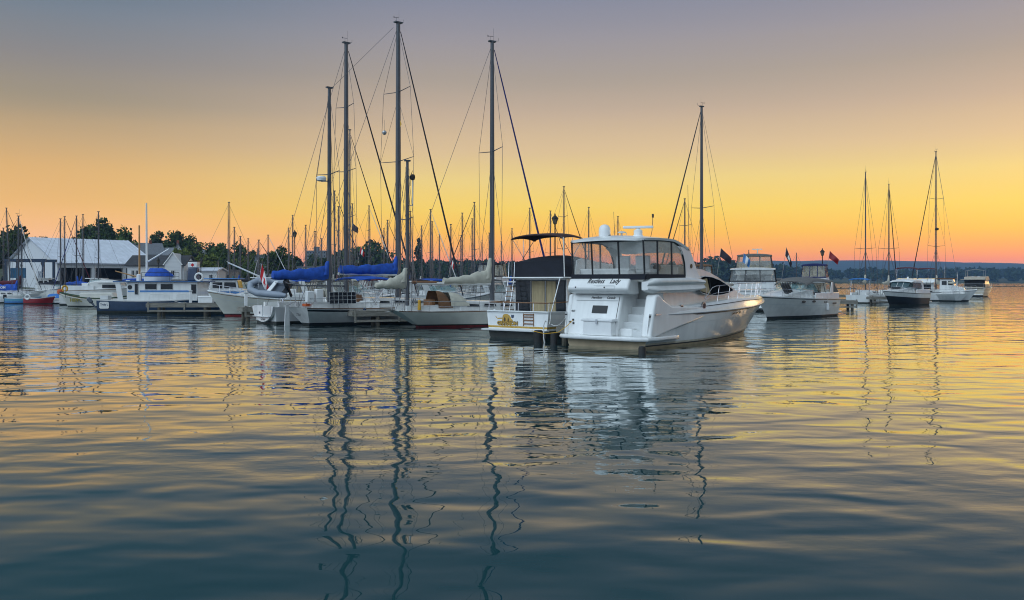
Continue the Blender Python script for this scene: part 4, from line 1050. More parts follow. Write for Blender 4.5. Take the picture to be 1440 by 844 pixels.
# ------------------------------------------------------------------ inflatable on the davits, ensign
dn = thing('inflatable_dinghy', 'grey inflatable dinghy hoisted on davits behind the scoop stern sloop', 'dinghy', (-15.55, 57.3, 2.42), R(-22))
dn.rotation_euler = (R(38), R(4), R(-20))
m = MB(); pts = []
for k_ in range(13):
    t = k_ / 12
    if t < .35: pts.append((1.5 - 2.3 * t / .35, -.62, 0))
    elif t > .65: pts.append((-.8 + 2.3 * (t - .65) / .35, .62, 0))
    else:
        a = math.pi * (t - .35) / .3; pts.append((-.8 - .75 * math.sin(a), -.62 * math.cos(a), .16 * math.sin(a)))
m.tube(pts, [.12] + [.225] * 11 + [.12], RUBBERGREY, 12); m.build('buoyancy_tube', dn, smooth=60)
m = MB(); m.prism([(1.25, -.55), (1.25, .55), (-.8, .55), (-1.35, .2), (-1.35, -.2), (-.8, -.55)], -.12, -.06, RUBBERDARK, 'xy'); m.build('floor', dn)
m = MB(); m.box(1.15, 1.22, -.5, .5, -.2, .25, RUBBERDARK); m.build('transom_board', dn)
m = MB(); m.box(.0, .28, -.5, .5, .12, .17, WHITEPLAS); m.build('thwart', dn)
m = MB(); m.box(1.2, 1.5, -.16, .16, .2, .75, BLACK); m.box(1.24, 1.38, -.08, .08, -.6, .2, BLACK); m.build('outboard_motor', dn, bevel=.05)
flag('red and white maple leaf flag hanging limp at the stern beside the inflatable dinghy', *at(368, 57.4)[:2], zat(371, 57.4), 1.75, .85, [FLAGRED, FLAGWHITE], rz=R(-10), droop=.93, pole=2.2, maple=1, group='flags flown in the marina')

# ------------------------------------------------------------------ docks
dock('wooden finger dock beside the trawler with the gold emblem, a rope over its end', 2.55, 41.6, R(51), 11, 1.1, .78, piles=[.4, 3.6, 7.2, 10.4])
dock('wooden finger dock ending between the blue covered ketch and the cream hulled ketch', *at(492, 57.2)[:2], R(24), 9, 1.5, .95, piles=[1.7, 5.5])
dock('short wooden finger dock beside the scoop sterned sloop', *at(338, 65.5)[:2], R(34), 10, 1.4, .95, piles=[.4, 4, 8])
dock('long wooden dock in front of the blue and white houseboat', *at(210, 75)[:2], R(4), 9.2, 1.5, 1.0, piles=[1.0, 4.8, 8.4])
for lbl, px, py, Y, zt_, r_ in (('black tarred mooring post standing at the corner of the large cabin cruiser', 903, 0, 35.2, .28, .15), ('dark square mooring post beside the trawler transom', 757, 0, 41.9, .55, .22), ('dark mooring post at the port side of the swim platform', 779, 0, 40.4, .50, .16)):
    x_, y_, _ = at(px, Y); t = thing('mooring_post', lbl, 'mooring post', (x_, y_, 0), 0, 'mooring posts at the dock ends')
    m = MB(); m.lathe((0, 0, 0), [(r_, -1.2), (r_, zt_ - .06), (r_ * .8, zt_), (0, zt_ + .02)], DARKPILE, 12); m.build('post', t)
t = MB(); t.tube([(0, 0, .95), (-.05, -.06, 1.02), (-.12, -.1, .8), (-.12, -.1, .2), (-.06, -.1, -.1)], .03, OFFWHITE, 6); o = t.build('mooring_rope'); o.location = at(768, 41.6); tag(o, 'pale rope hanging over the dock end next to the trawler', 'rope')

# ------------------------------------------------------------------ houseboat with blue roof and funnel
def make_houseboat():
    Y = 80.; x0 = at(147, Y)[0]
    root = thing('houseboat', 'blue and white houseboat with long low cabin, blue roof and maple leaf funnel', 'houseboat', (x0, Y, 0), R(3))
    H = Hull(13.5, 4.0, 1.20, 1.15, 1.7, tw=.9, rake=1.4, full=.35, p=2.2)
    m = MB(); H.mesh(m, [('s', .03), ('s', -.06), .35, .22, -.05, -.4], [OFFWHITE, NAVY, NAVY, ALGAE, ALGAE], N=20); m.build('hull', root)
    m = MB(); H.deck(m, DECKM, drop=.05); m.build('deck', root)
    wf = lambda x, z: 1.72
    m = MB(); m.box(2.6, 8.75, -1.72, 1.72, 1.1, 2.76, GEL); m.build('cabin', root, bevel=.02)
    m = MB(); m.box(1.5, 9.3, -2.0, 2.0, 2.76, 2.86, MIDBLUE); m.build('roof', root, bevel=.02)
    m = MB(); m.box(2.7, 3.3, -1.735, -1.722, 1.88, 2.0, SKYBLUE); m.box(3.75, 8.1, -1.735, -1.722, 1.86, 2.02, SKYBLUE); m.build('cabin_stripe', root)
    for xa, xb, za, zb in ((4.2, 5.2, 2.1, 2.6), (5.55, 6.6, 2.1, 2.6), (8.2, 8.66, 1.72, 2.55), (3.3, 3.6, 1.65, 2.6)):
        m = MB(); m.box(xa, xb, -1.745, -1.725, za, zb, GLASSDARK); f_ = m.build('window', root, bevel=.0)
        m = MB(); m.tube([(xa, -1.75, za), (xb, -1.75, za), (xb, -1.75, zb), (xa, -1.75, zb), (xa, -1.75, za)], .025, GELGREY, 4); m.build('window_frame', f_)
    m = MB(); m.lathe((2.88, -1.73, 2.3), [(0, -.02), (.2, -.015), (.2, 0)], GLASSDARK, 12, 'y'); m.build('porthole', root)
    # funnel
    m = MB(); m.loft([[(7.45, -.45, 2.86), (8.3, -.45, 2.86), (8.3, .45, 2.86), (7.45, .45, 2.86)], [(7.5, -.42, 4.05), (8.33, -.42, 4.05), (8.33, .42, 4.05), (7.5, .42, 4.05)]], NAVY); fn = m.build('funnel', root, bevel=.08)
    m = MB(); m.box(7.5, 8.34, -.43, .43, 4.05, 4.58, GEL); m.build('funnel_band', fn, bevel=.06)
    m = MB(); m.box(7.52, 8.32, -.41, .41, 4.58, 4.66, BLACK); m.build('funnel_cap', fn)
    m = MB()
    lf = [(0, .18), (.05, .08), (.14, .1), (.1, .0), (.16, -.05), (.04, -.1), (0, -.2), (-.04, -.1), (-.16, -.05), (-.1, 0), (-.14, .1), (-.05, .08)]
    m.poly([(7.93 + a, -.446, 4.3 + b) for a, b in lf], FLAGRED); m.build('maple_leaf_emblem', fn, tidy=False)
    # masts
    m = MB(); m.tube([(3.75, 0, 2.8), (3.7, 0, 9.9)], [.12, .07], WHITEPLAS, 8); mm = m.build('mast', root)
    m = MB(); m.tube([(3.85, 0, 4.6), (5.7, 0, 5.75)], [.08, .06], WHITEPLAS, 6); m.build('derrick', mm)
    m = MB(); m.tube([(2.95, .4, 2.8), (2.92, .4, 7.9)], [.1, .07], SPRUCE, 8); m.tube([(2.85, .4, 3.2), (.8, .4, 3.75)], [.07, .05], SPRUCE, 6); m.build('mizzen_mast', root)
    m = MB(); m.lathe((2.9, .4, 2.86), [(.22, 0), (.22, .55), (.16, .6)], WHITEPLAS, 10); m.build('mast_winch', root)
    m = MB()
    for x in (3.95, 6.4, 7.2): m.tube([(x, -1.9, 2.86), (x, -1.9, 3.6)], .018, IRON, 4)
    m.tube([(3.95, -1.9, 3.6), (7.2, -1.9, 3.6)], .018, IRON, 4); m.tube([(3.95, -1.9, 3.25), (7.2, -1.9, 3.25)], .014, IRON, 4); m.build('roof_rail', root)
    m = MB()
    for xa, xb in ((4.6, 6.4), (7.0, 8.6)): m.tube([(xa, -1.95, 1.2), (xa + .1, -1.95, 1.65), (xb - .1, -1.95, 1.65), (xb, -1.95, 1.2)], .025, OFFWHITE, 5)
    m.build('grab_rail', root)
    m = MB(); m.prism([(1.9, 1.1), (1.65, 2.7), (2.1, 2.7), (2.35, 1.1)], -1.86, -1.78, GEL); m.build('roof_support', root)
    m = MB(); m.box(-.62, -.02, -1.5, 1.4, .3, .42, DOCKWOOD); m.build('stern_platform', root)
    m = MB(); m.lathe((0, 0, 0), [(.06, -.45), (.06, 0), (.10, .5), (.18, .55), (.2, .95), (.12, 1.05)], RUBBERDARK, 8); om = m.build('outboard_motor', root); om.rotation_euler = (0, R(-38), 0); om.location = (-.42, -.95, .52)
    m = MB(); m.box(.2, .9, -1.5, -.7, 1.2, 1.55, GELGREY); m.build('stern_locker', root, bevel=.03)
    # name plate on the quarter
    s_ = MB(); s_.prism([(.30, .50), (.38, .42), (1.05, .42), (1.13, .50), (1.13, .92), (1.05, 1.02), (.38, 1.02), (.30, .92)], -1.905, -1.87, OFFWHITE); pl = s_.build('name_plate', root)
    text('Trudy L', .24, (.72, -1.91, .70), STBD, NAVY, pl, 'name_lettering', bold=.006, sx=.85)
    return root
hb = make_houseboat()
p, rz = placed(hb, 5.15, -.6, 2.87)
d_ = thing('covered_dinghy', 'small white dinghy with a royal blue cover carried on the houseboat roof', 'dinghy', p, rz)
m = MB(); HH = Hull(2.6, 1.15, .42, .40, .5, tw=.75, rake=.4, full=.4); HH.x0 = -1.3; HH.mesh(m, [('s', 0), .25, .1, 0.0], [WHITEPLAS] * 3, N=12); m.build('hull', d_)
m = MB(); rings = []
for k_ in range(11):
    t = k_ / 10; x = -1.3 + 2.45 * t; b = HH.b(HH.t(x)) + .03; zt_ = .42 + .72 * min(1, t * 7 + .35, (1 - t) * 2.6 + .12)
    rings.append([(x + .25 * (zt_ - .4) * (1 if t < .2 else 0), b * math.cos(q), .40 + (zt_ - .40) * math.sin(q) ** .6) for q in [math.pi * i / 8 for i in range(9)]])
m.loft(rings, BLUECANVAS, closed=False, cap0=True, cap1=True); m.build('boat_cover', d_, smooth=50)
p, rz = placed(hb, 8.95, -1.95, 3.2)
lb = MB(); lb.tube([(.0 + .33 * math.cos(q), 0, .33 * math.sin(q)) for q in [2 * math.pi * i / 18 for i in range(19)]], .085, WHITEPLAS, 8); o = lb.build('lifebuoy'); o.location = p; tag(o, 'white ring lifebuoy hung beside the funnel of the houseboat', 'lifebuoy')
m = MB(); m.tube([(.1, 0, -.5), (.1, 0, 0), (-.02, 0, .35)], .02, IRON, 4); b_ = m.build('bracket', o)

# ------------------------------------------------------------------ other boats of the first rows
ex, hx = motorboat('big grey-white express cruiser with taupe canvas, bow pointing at the large cabin cruiser', 25.75, 74.0, R(228), L=11.5, B=3.7, free=1.42, name='express_cruiser', style='express', hullm=OFFWHITE, hull2=OFFWHITE, top=None, arch=False, stripe=BLACK, bow=1.22)
text('RX 4201', .2, (3.3, 1.82, 1.12), PORT @ Matrix.Rotation(R(5), 3, 'X'), LETTER, ex, 'hull_number')
m = MB(); rings = []      # taupe canvas top arching over the cockpit
for k_ in range(9):
    t = k_ / 8; x = 1.2 + 4.6 * t; w_ = 1.62 - .28 * t; zc = 2.95 + .22 * math.sin(math.pi * (.15 + .6 * t)) - .25 * max(0, t - .75) / .25
    top = [(x, w_ * math.cos(q) if 0 < q < math.pi else (w_ if q == 0 else -w_), zc - .34 * (1 - math.sin(q)) ** 1.1) for q in [math.pi * i / 10 for i in range(11)]]
    rings.append(top + [(a_, b_ * .98, c_ - .04) for a_, b_, c_ in top[::-1]])
m.loft(rings, TAUPECANVAS); m.build('canvas_top', ex, smooth=60)
m = MB()
for sd in (1, -1):
    m.poly([(.25, sd * 1.62, 1.95), (1.7, sd * 1.62, 1.95), (2.0, sd * 1.60, 2.72), (1.15, sd * 1.60, 2.70)], TAUPECANVAS)
    m.poly([(1.75, sd * 1.62, 1.95), (3.9, sd * 1.55, 1.98), (4.5, sd * 1.42, 2.45), (4.6, sd * 1.40, 2.66), (2.05, sd * 1.60, 2.72)], VINYLWARM)
m.poly([(.25, 1.62, 1.95), (.25, -1.62, 1.95), (1.15, -1.6, 2.7), (1.15, 1.6, 2.7)], VINYLWARM)
m.poly([(5.3, 1.36, 2.62), (5.3, -1.36, 2.62), (5.75, -1.2, 2.68), (5.75, 1.2, 2.68)], VINYL)
m.build('canvas_side', ex, tidy=False)
m = MB()
for sd in (1, -1):
    m.prism([(1.55, 1.85), (2.15, 1.85), (1.85, 2.75), (1.55, 2.75)], sd * 1.68 - .03, sd * 1.68 + .03, GEL)
    for pts_c in ([(1.72, 1.95), (2.02, 2.72)], [(3.9, 1.98), (4.6, 2.66)], [(2.9, 1.97), (3.3, 2.72)]): m.tube([(x, sd * 1.60, z) for x, z in pts_c], .03, TAUPECANVAS, 4)
m.build('canvas_frame', ex)
for x in (5.6, 7.1):
    X, y, z = hx.pt(hx.t(x), 1.28); m = MB(); m.loft([[(X + .26 * math.cos(q), y + .03 - .02 * math.cos(q), z + .09 * math.sin(q)) for q in [math.pi * i / 6 for i in range(12)]], [(X + .26 * math.cos(q), y - .05, z + .09 * math.sin(q)) for q in [math.pi * i / 6 for i in range(12)]]], BLACK); m.build('portlight', ex)
m = MB(); m.box(1.2, 1.9, 1.80, 1.83, 1.02, 1.12, BLACK); m.build('engine_vent', ex)
for k_ in range(3):
    p, rz = placed(ex, 8.35 - .42 * k_, .72, 1.86)
    f_ = MB(); f_.lathe((0, 0, 0), [(.04, -.5), (.15, -.42), (.17, 0), (.15, .42), (.05, .5)], BLACK, 10); o = f_.build('fender'); o.location = p + Vector((0, 0, .38)); o.rotation_euler = (R(18), R(24), rz)
    tag(o, ['black fender lashed upright on the foredeck of the express cruiser', 'black fender lashed upright on the foredeck of the express cruiser', 'black fender lashed upright on the foredeck of the express cruiser'][k_], 'fender', 'black fenders on the foredeck')
    m = MB(); m.tube([(0, 0, .48), (0, .02, .62)], .02, OFFWHITE, 4); m.build('lanyard', o)

fl, hf = motorboat('white motor yacht with two decks of clear canvas panels, stern on behind the express cruiser', 22.5, 83, R(72), L=13, B=4.6, free=1.9, name='motor_yacht', cat='motor yacht', style='fly', top=TAUPECANVAS, panel=VINYLWARM, bow=1.3)
enclosure(fl, .25, 2.75, 2.1, 1.95, 2.75, 3.95, BLACK, VINYL, GEL, lean=.15, na=3, ns=2, name='aft_enclosure')
m = MB(); m.box(.2, 2.8, -2.1, 2.1, 1.9, 2.76, GEL); m.build('aft_cabin', fl, bevel=.06)
m = MB(); m.tube([(3.6, -.3, 5.5), (3.6, -.3, 5.9)], .06, WHITEPLAS, 6); m.box(3.5, 3.7, -.75, .2, 5.9, 5.98, WHITEPLAS); m.build('radar', fl)
m = MB()
for sd in (1, -1): m.tube([(.25, sd * 1.95, 1.5), (.2, sd * 1.95, 2.2)], .016, STEEL, 5)
m.tube([(-.5, 1.9, .45), (-.5, 1.9, 1.35), (-.5, -1.9, 1.35), (-.5, -1.9, .45)], .02, STEEL, 5); m.tube([(-.5, 1.9, .95), (-.5, -1.9, .95)], .016, STEEL, 5); m.build('platform_rail', fl)
fb, _ = motorboat('white flybridge boat with a navy blue canvas enclosure behind the express cruiser', at(1140, 95)[0], 95, R(64), L=10, B=3.5, free=1.2, name='motor_yacht', cat='motor yacht', style='fly', top=pm('navy_blue_canvas', (.008, .014, .10), .8, var=.25), panel=VINYLWARM)
sy, _ = sailboat('white sloop moored behind the large cabin cruiser, dark furled jib on the cabin cruiser side', 20.3, 78.0, R(215), L=11, B=3.2, free=1.1, mast=(5.2, 17.6), lod=1, furl=FURL, mr=.14, r=.016, cover=CREAMCANVAS, spr=(.47,))
pb, hp = motorboat('cream cruiser with a tall flared bow and red bottom, between houseboat and inflatable dinghy', at(298, 72)[0] + 8.3, 75.1, R(199), L=9.2, B=3.3, free=1.35, style='express', anti=DARKRED, bow=1.5, hullm=CREAM, hull2=CREAM, top=None, arch=False, stripe=BROWNSTRIPE)
tr, _ = motorboat('white fishing boat with a light blue pilothouse roof behind the houseboat bow', at(243, 87)[0], 87, R(5), L=10.5, B=3.2, free=1.15, name='fishing_boat', cat='fishing boat', style='pilot', roof=SKYBLUE, bow=1.3)
m = MB(); m.box(4.0, 7.1, -1.30, -1.27, 1.60, 1.85, SKYBLUE); m.build('cabin_stripe', tr)
for k_ in (0, 1):
    m = MB(); m.tube([(5.3, -.6 + .5 * k_, 4.75 - .12 * k_), (8.7, -.5 + .5 * k_, 3.2 - .1 * k_)], [.03, .055], WHITEPLAS, 5); m.build('outrigger_pole', tr)
m = MB(); m.tube([(7.4, .2, 2.0), (8.1, .2, 4.9)], [.05, .03], ALU, 5); m.build('boat_hook_mast', tr)
# HIPPO and the white pilothouse boat beyond it
Y = 98.; hip = thing('double_ended_boat', 'cream double ended boat with HIPPO lettered in olive gold on its quarter', 'boat', (at(84, Y)[0], Y, 0), R(6))
HI = Hull(8.6, 2.7, 1.65, 1.0, 1.5, tw=.12, rake=1.0, sov=.9, full=.45, p=2.0, flare=.12)
m = MB(); HI.mesh(m, [('s', 0), ('s', -.1), ('s', -.16), .12, .02, -.3], [GREENP, BROWNSTRIPE, CREAM, ALGAE, ALGAE], N=22); m.mats[0] = GREENP; m.build('hull', hip)
m = MB(); HI.deck(m, DECKM, drop=.25); m.build('deck', hip)
m = MB(); m.house([(2.4, .8), (2.4, 1.5), (5.8, 1.5), (6.2, .8)], lambda x, z: .85, CREAM, camber=.1); m.build('cabin', hip, bevel=.04)
X_, Yh, Zh = HI.pt(HI.t(2.2), .78)
text('HIPPO', .46, (2.15, -Yh - .06, .60), STBD, LETTERGOLD, hip, 'name_lettering', bold=.03, sx=1.05)
m = MB(); m.tube([(.95, -.9, 1.0), (.95, -.9, 3.3)], .02, IRON, 4); m.build('stern_staff', hip)
p, rz = placed(hip, .75, -.55, 2.0)
hs = MB(); hs.tube([(.27 * math.cos(q), 0, .30 * math.sin(q)) for q in [R(-60) + R(300) * i / 14 for i in range(15)]], .10, YELLOW, 8); o = hs.build('horseshoe_buoy'); o.location = p; tag(o, 'yellow horseshoe lifebuoy hung over the stern of the HIPPO boat', 'lifebuoy')
mb_, hm = motorboat('white wooden launch with a rounded pilothouse and a brown rubbing strake behind the HIPPO boat', at(90, 105)[0], 105, R(3), L=9.5, B=3.0, free=1.75, name='launch', cat='launch', style='express', stripe=BROWNSTRIPE, bow=1.2, hullm=OFFWHITE, rail=False, arch=False)
m = MB(); m.house([(3.0, 1.7), (3.05, 2.5), (3.4, 2.72), (4.6, 2.85), (5.6, 2.78), (6.6, 2.60), (6.75, 2.3), (6.7, 1.7)], lambda x, z: 1.15, OFFWHITE, camber=.2); m.build('pilothouse', mb_, bevel=.1)
m = MB(); m.box(4.9, 6.55, -1.21, -1.18, 2.02, 2.42, GLASSDARK); m.build('pilothouse_window', mb_)
m = MB(); m.box(4.4, 6.9, -1.3, 1.3, 2.62, 2.70, OFFWHITE); m.build('pilothouse_visor', mb_, bevel=.04)
# ------------------------------------------------------------------ right hand cluster
sr, _ = sailboat('white sloop with a round scoop stern and a sky blue bimini, thin bare mast above', 43.6, 112, R(56), L=10.5, B=3.3, free=1.1, mast=(4.6, 17.0), lod=1, furl=None, cover=CREAMCANVAS, tw=.85, counter=.15, rake=1.0, mr=.09, spr=(.36,), bim=pm('sky_blue_canvas', (.02, .16, .45), .8), bimx=(.3, 2.4), bimz=2.1, r=.016)
ss, _ = sailboat('white sloop with a dark furled jib beside the black hulled cruiser', 48.6, 117, R(55), L=10.5, B=3.3, free=1.05, mast=(5.0, 16.0), lod=1, furl=FURL, cover=CREAMCANVAS, tw=.8, counter=.15, rake=1.0, mr=.09, spr=(.40,), r=.016)
bk, _ = motorboat('black hulled white express cruiser with a solid hardtop, bow towards the open water', at(1292, 108.5)[0], 108.5, R(222), L=9.2, B=3.2, free=1.35, name='express_cruiser', cat='express cruiser', style='express', hullm=GEL, hull2=BLACK, top=None, arch=False, bow=1.25)
m = MB(); m.house([(1.6, 1.75), (1.9, 2.75), (2.4, 2.9), (4.2, 2.92), (4.9, 2.74), (5.0, 2.66), (4.0, 2.62), (2.4, 2.6), (2.2, 1.75)], lambda x, z: 1.35, GEL, camber=.12); m.build('hardtop', bk, bevel=.04)
DARKTEAL = pm('teal_tinted_glass', (.035, .075, .085), .08, var=.4, scale=1.5, spec=.6)
m = MB(); m.poly([(5.42, 1.02, 1.98), (5.42, -1.02, 1.98), (4.82, -1.12, 2.68), (4.82, 1.12, 2.68)], DARKTEAL); m.build('windscreen', bk, tidy=False)
winpair('side_window', bk, [(2.35, 2.05), (4.75, 2.05), (4.72, 2.58), (2.55, 2.60)], lambda x, z: 1.37, DARKTEAL, .01)
m = MB()
for y_ in (-.35, .35): m.tube([(5.45, y_, 2.0), (4.84, y_, 2.68)], .03, GEL, 4)
m.build('windscreen_frame', bk)
m = MB(); m.poly([(6.8, -.5, 2.02), (6.8, .5, 2.02), (5.7, .8, 2.14), (5.7, -.8, 2.14)], BLACK); m.build('deck_hatch', bk, tidy=False)
m = MB(); m.tube([(3.0, 0, 3.0), (3.0, 0, 3.35)], .12, WHITEPLAS, 8); m.build('radar_dome', bk)
tl, _ = sailboat('tall white sloop with two spreader pairs and dark furled jib beyond the black hulled cruiser', 61.2, 121, R(100), L=11.5, B=3.4, free=1.1, mast=(5.2, 21.2), lod=1, furl=FURL, mr=.1, spr=(.32, .66), r=.018, cover=CREAMCANVAS)
m = MB(); m.lathe((5.0, .0, 10.2), [(0, -.2), (.24, -.15), (.26, .1), (0, .2)], IRON, 8); m.build('radar_dome', tl)
sb, _ = motorboat('small white open motor boat with its bow beside the black hulled cruiser', at(1303, 124)[0], 126, R(-32), L=7.2, B=2.6, free=1.25, style='pilot', bow=1.25, roof=BROWNCANVAS, stripe=BLACK)
TANP = pm('tan_paint', (.40, .36, .29), .4, var=.15)
sf, _ = motorboat('cream sport fishing boat with a cockpit opening painted dark, alone beside the far breakwater', at(1366, 158)[0], 158, R(52), L=12, B=4.6, free=1.5, name='fishing_boat', cat='fishing boat', style='fly', top=None, bow=1.4, hullm=TANP, hull2=TANP, cabm=TANP)
m = MB(); m.box(2.48, 2.60, -1.7, 1.6, 1.75, 2.95, COCKPITSHADE); m.build('cockpit_shade_panel', sf)  # solid slab; the shade inside the cockpit is put into its dark colour
m = MB(); m.box(1.0, 3.4, -2.0, 2.0, 3.02, 3.12, TANP); m.build('cockpit_roof', sf, bevel=.04)
m = MB(); m.box(-.1, .15, -1.9, 1.9, 1.5, 1.75, TANP); m.build('transom_rail', sf, bevel=.05)
m = MB()
for xx in (3.0, 4.6):
    m.tube([(xx, 1.5, 3.1), (xx - .1, 1.45, 4.7), (xx - .1, 0, 4.9), (xx - .1, -1.45, 4.7), (xx, -1.5, 3.1)], .04, ALU, 5)
m.build('bimini_hoop', sf)
for lbl, px, Y, th in (('white flybridge boat under a flat dark red bimini left behind the black hulled cruiser roof', 1271, 121, R(60)), ('white boat under a dark red bimini beside the tall sloop mast', 1300, 128, R(60))):
    t_, _ = motorboat(lbl, at(px, Y)[0], Y, th, L=9, B=3.1, free=1.1, style='fly', top=None)
    bimini(t_, 2.2, 4.6, 1.35, 3.0, 4.75, MAROON)
t = thing('sailing_dinghy', 'small dinghy with a raised white sail far beyond the tall sloop', 'sailing dinghy', at(1346, 240), R(60))
m = MB(); HH = Hull(4.2, 1.5, .5, .48, .6, tw=.7, rake=.4); HH.mesh(m, [('s', 0), .2, 0.0, -.1], [GEL] * 3, N=10); m.build('hull', t)
m = MB(); m.tube([(2.6, 0, .4), (2.6, 0, 5.6)], .05, MASTM, 6); m.build('mast', t)
m = MB(); rings = []
for k_ in range(9):
    q = k_ / 8; z = .8 + 4.6 * q; ww = 2.4 * (1 - q) ** .8 + .06
    rings.append([(2.55 - ww * i / 5, .35 * math.sin(math.pi * i / 5) * (1 - q) + .02, z) for i in range(6)])
m.loft(rings, FLAGWHITE, closed=False, cap0=False, cap1=False); m.build('sail', t, tidy=False)
dock('low wooden dock with white pile caps beside the round sterned sloop', *at(1168, 122)[:2], R(-4), 9, 1.5, .95, piles=[.6, 4.5, 8.3])
dock('dark wooden dock end between the round sterned sloop and the black hulled cruiser', *at(1222, 110)[:2], R(2), 4.0, 1.4, .9, piles=[.5, 3.4])
dock('dark wooden dock behind the express cruiser with the taupe canvas', *at(1020, 90)[:2], R(-2), 13, 1.6, .9, piles=[1, 5, 9, 12.5])
for lbl, pa, pb_, Y in (('dark floating breakwater running behind the express cruiser', 1085, 1202, 300), ('dark floating breakwater beyond the sport fishing boat', 1378, 1475, 400)):
    xa, xb = at(pa, Y)[0], at(pb_, Y)[0]
    t = thing('floating_breakwater', lbl, 'breakwater', (xa, Y, 0), 0, 'floating breakwaters')
    m = MB(); n = 26
    m.loft([[(x, -1, -.3), (x, -.9 + rnd.uniform(-.1, .1), .25 + rnd.uniform(-.12, .12)), (x, .9, .35 + rnd.uniform(-.12, .12)), (x, 1, -.3)] for x in [(xb - xa) * k / n for k in range(n + 1)]], PILEWOOD); m.build('float', t)
    for k in range(9):
        m = MB(); x = (xb - xa) * (k + .5) / 9; m.lathe((x, 0, 0), [(.2, -.2), (.2, .5 + rnd.uniform(0, .25))], DARKPILE, 6); m.build('bollard', t)

# ------------------------------------------------------------------ far left: small craft
def smallboat(label, px, Y, th, L, B, free, hullm, inner, cat='dinghy', name='rowing_boat', cover=None, band=None, motor=None, screen=False):
    t = thing(name, label, cat, at(px, Y), th)
    H = Hull(L, B, free, free * .95, free * 1.3, tw=.8, rake=L * .12, full=.4, p=2.2)
    m = MB(); H.mesh(m, [('s', 0), ('s', -.08), free * .4, .08, -.2], [WHITEPLAS, hullm, band or hullm, ALGAE], N=14); m.build('hull', t)
    m = MB(); H.deck(m, inner, drop=.12 if not cover else -.02); m.build('floor', t)
    if cover:
        m = MB(); rings = []
        for k in range(9):
            q = k / 8; x = L * (.05 + .85 * q); b = max(.05, H.b(H.t(x)) + .02); z0 = H.z(H.t(x)); zz = z0 + .55 * math.sin(math.pi * min(1, q * 1.3 + .25)) ** .7 if q < .6 else z0 + .5 * (1 - q)
            rings.append([(x, b * math.cos(a), z0 + (max(zz, z0 + .03) - z0) * math.sin(a)) for a in [math.pi * i / 8 for i in range(9)]])
        m.loft(rings, cover, closed=False); m.build('boat_cover', t, smooth=60)
    else:
        for k in range(2):
            m = MB(); x = L * (.3 + .3 * k); m.box(x, x + .25, -H.b(H.t(x)) * .9, H.b(H.t(x)) * .9, free * .72, free * .78, TEAK); m.build('thwart', t)
    if motor:
        m = MB(); m.box(-.35, .0, -.15, .15, free * .8, free * .8 + .5, motor); m.box(-.28, -.14, -.07, .07, -.3, free * .8, motor); m.build('outboard_motor', t, bevel=.04)
    if screen:
        m = MB(); m.poly([(L * .5, -B * .35, free), (L * .5, B * .35, free), (L * .42, B * .33, free + .5), (L * .42, -B * .33, free + .5)], GLASSBLUE); m.build('windscreen', t, tidy=False)
    return t
smallboat('small pale blue runabout with an outboard, beside the red rowing boat', 9, 112, R(12), 4.2, 1.8, .75, pm('pale_blue_paint', (.10, .32, .48), .4), DECKM, motor=IRON, name='runabout', cat='runabout', band=SKYBLUE, screen=True)
smallboat('bright red rowing boat with a white ring on its gunwale', 36, 110, R(4), 3.6, 1.6, .78, RED, DECKM)
smallboat('small white runabout half covered by a light blue tarpaulin next to the red rowing boat', 67, 112, R(10), 4.3, 1.9, .75, WHITEPLAS, DECKM, cover=pm('tarp_blue', (.03, .16, .5), .7), name='runabout', cat='runabout', band=GELGREY)
smallboat('low white boat with a dark red hull band behind the red rowing boat', 50, 124, R(2), 6.0, 2.0, 1.1, DARKRED, DECKM, band=WHITEPLAS, name='runabout', cat='runabout', screen=True)
p = at(50, 109.3); lb = MB(); lb.tube([(.28 * math.cos(q), 0, .28 * math.sin(q)) for q in [2 * math.pi * i / 14 for i in range(15)]], .09, WHITEPLAS, 7); o = lb.build('lifebuoy'); o.location = (p[0] - 1.0, p[1], .85); tag(o, 'white ring lifebuoy on the gunwale of the red rowing boat', 'lifebuoy')
o = MB().lathe((0, 0, 0), [(.0, -.35), (.3, -.25), (.36, 0), (.3, .25), (0, .35)], ORANGE, 12).build('mooring_buoy'); o.location = (*at(85, 101)[:2], 1.6); tag(o, 'round orange buoy hung at the end of the HIPPO boat', 'buoy')
s1, _ = sailboat('white sloop with a maroon sail cover at the very edge of the marina', at(-32, 121)[0], 121, R(3), L=9.5, B=3, free=1.0, mast=(5.9, zat(323, 121)), lod=1, cover=MAROON, furl=None, mr=.11, coverlen=4.5, cov=(.3, .7, .2, 0.), r=.018, wires=True)
s2, _ = sailboat('white sloop with faded white letters on its blue sail cover, before the maroon covered sloop', at(-42, 114)[0], 114, R(2), L=9, B=2.9, free=1.0, mast=(6.1, zat(304, 114)), lod=1, cover=BLUECANVAS, furl=OFFWHITE, mr=.11, coverlen=4.4, boomz=1.65, cov=(.6, .75, .22, 0.), r=.018)
text('AT YOU.COM', .42, (3.3, -.27, 1.86), STBD, FLAGWHITE, s2, 'cover_lettering', bold=.01)
for lbl, px, Y, st in (('white cabin cruiser with a blue window band in front of the boat hoist', 32, 132, 'pilot'), ('white motor boat with a raked screen under the shed gable', 52, 136, 'express'), ('white motor boat with dark windows near the red lamp post', 66, 140, 'express')):
    motorboat(lbl, at(px, Y)[0], Y, R(2 + px % 7), L=6.5, B=2.5, free=1.3, style=st, lod=0, top=None, arch=False, rail=False)

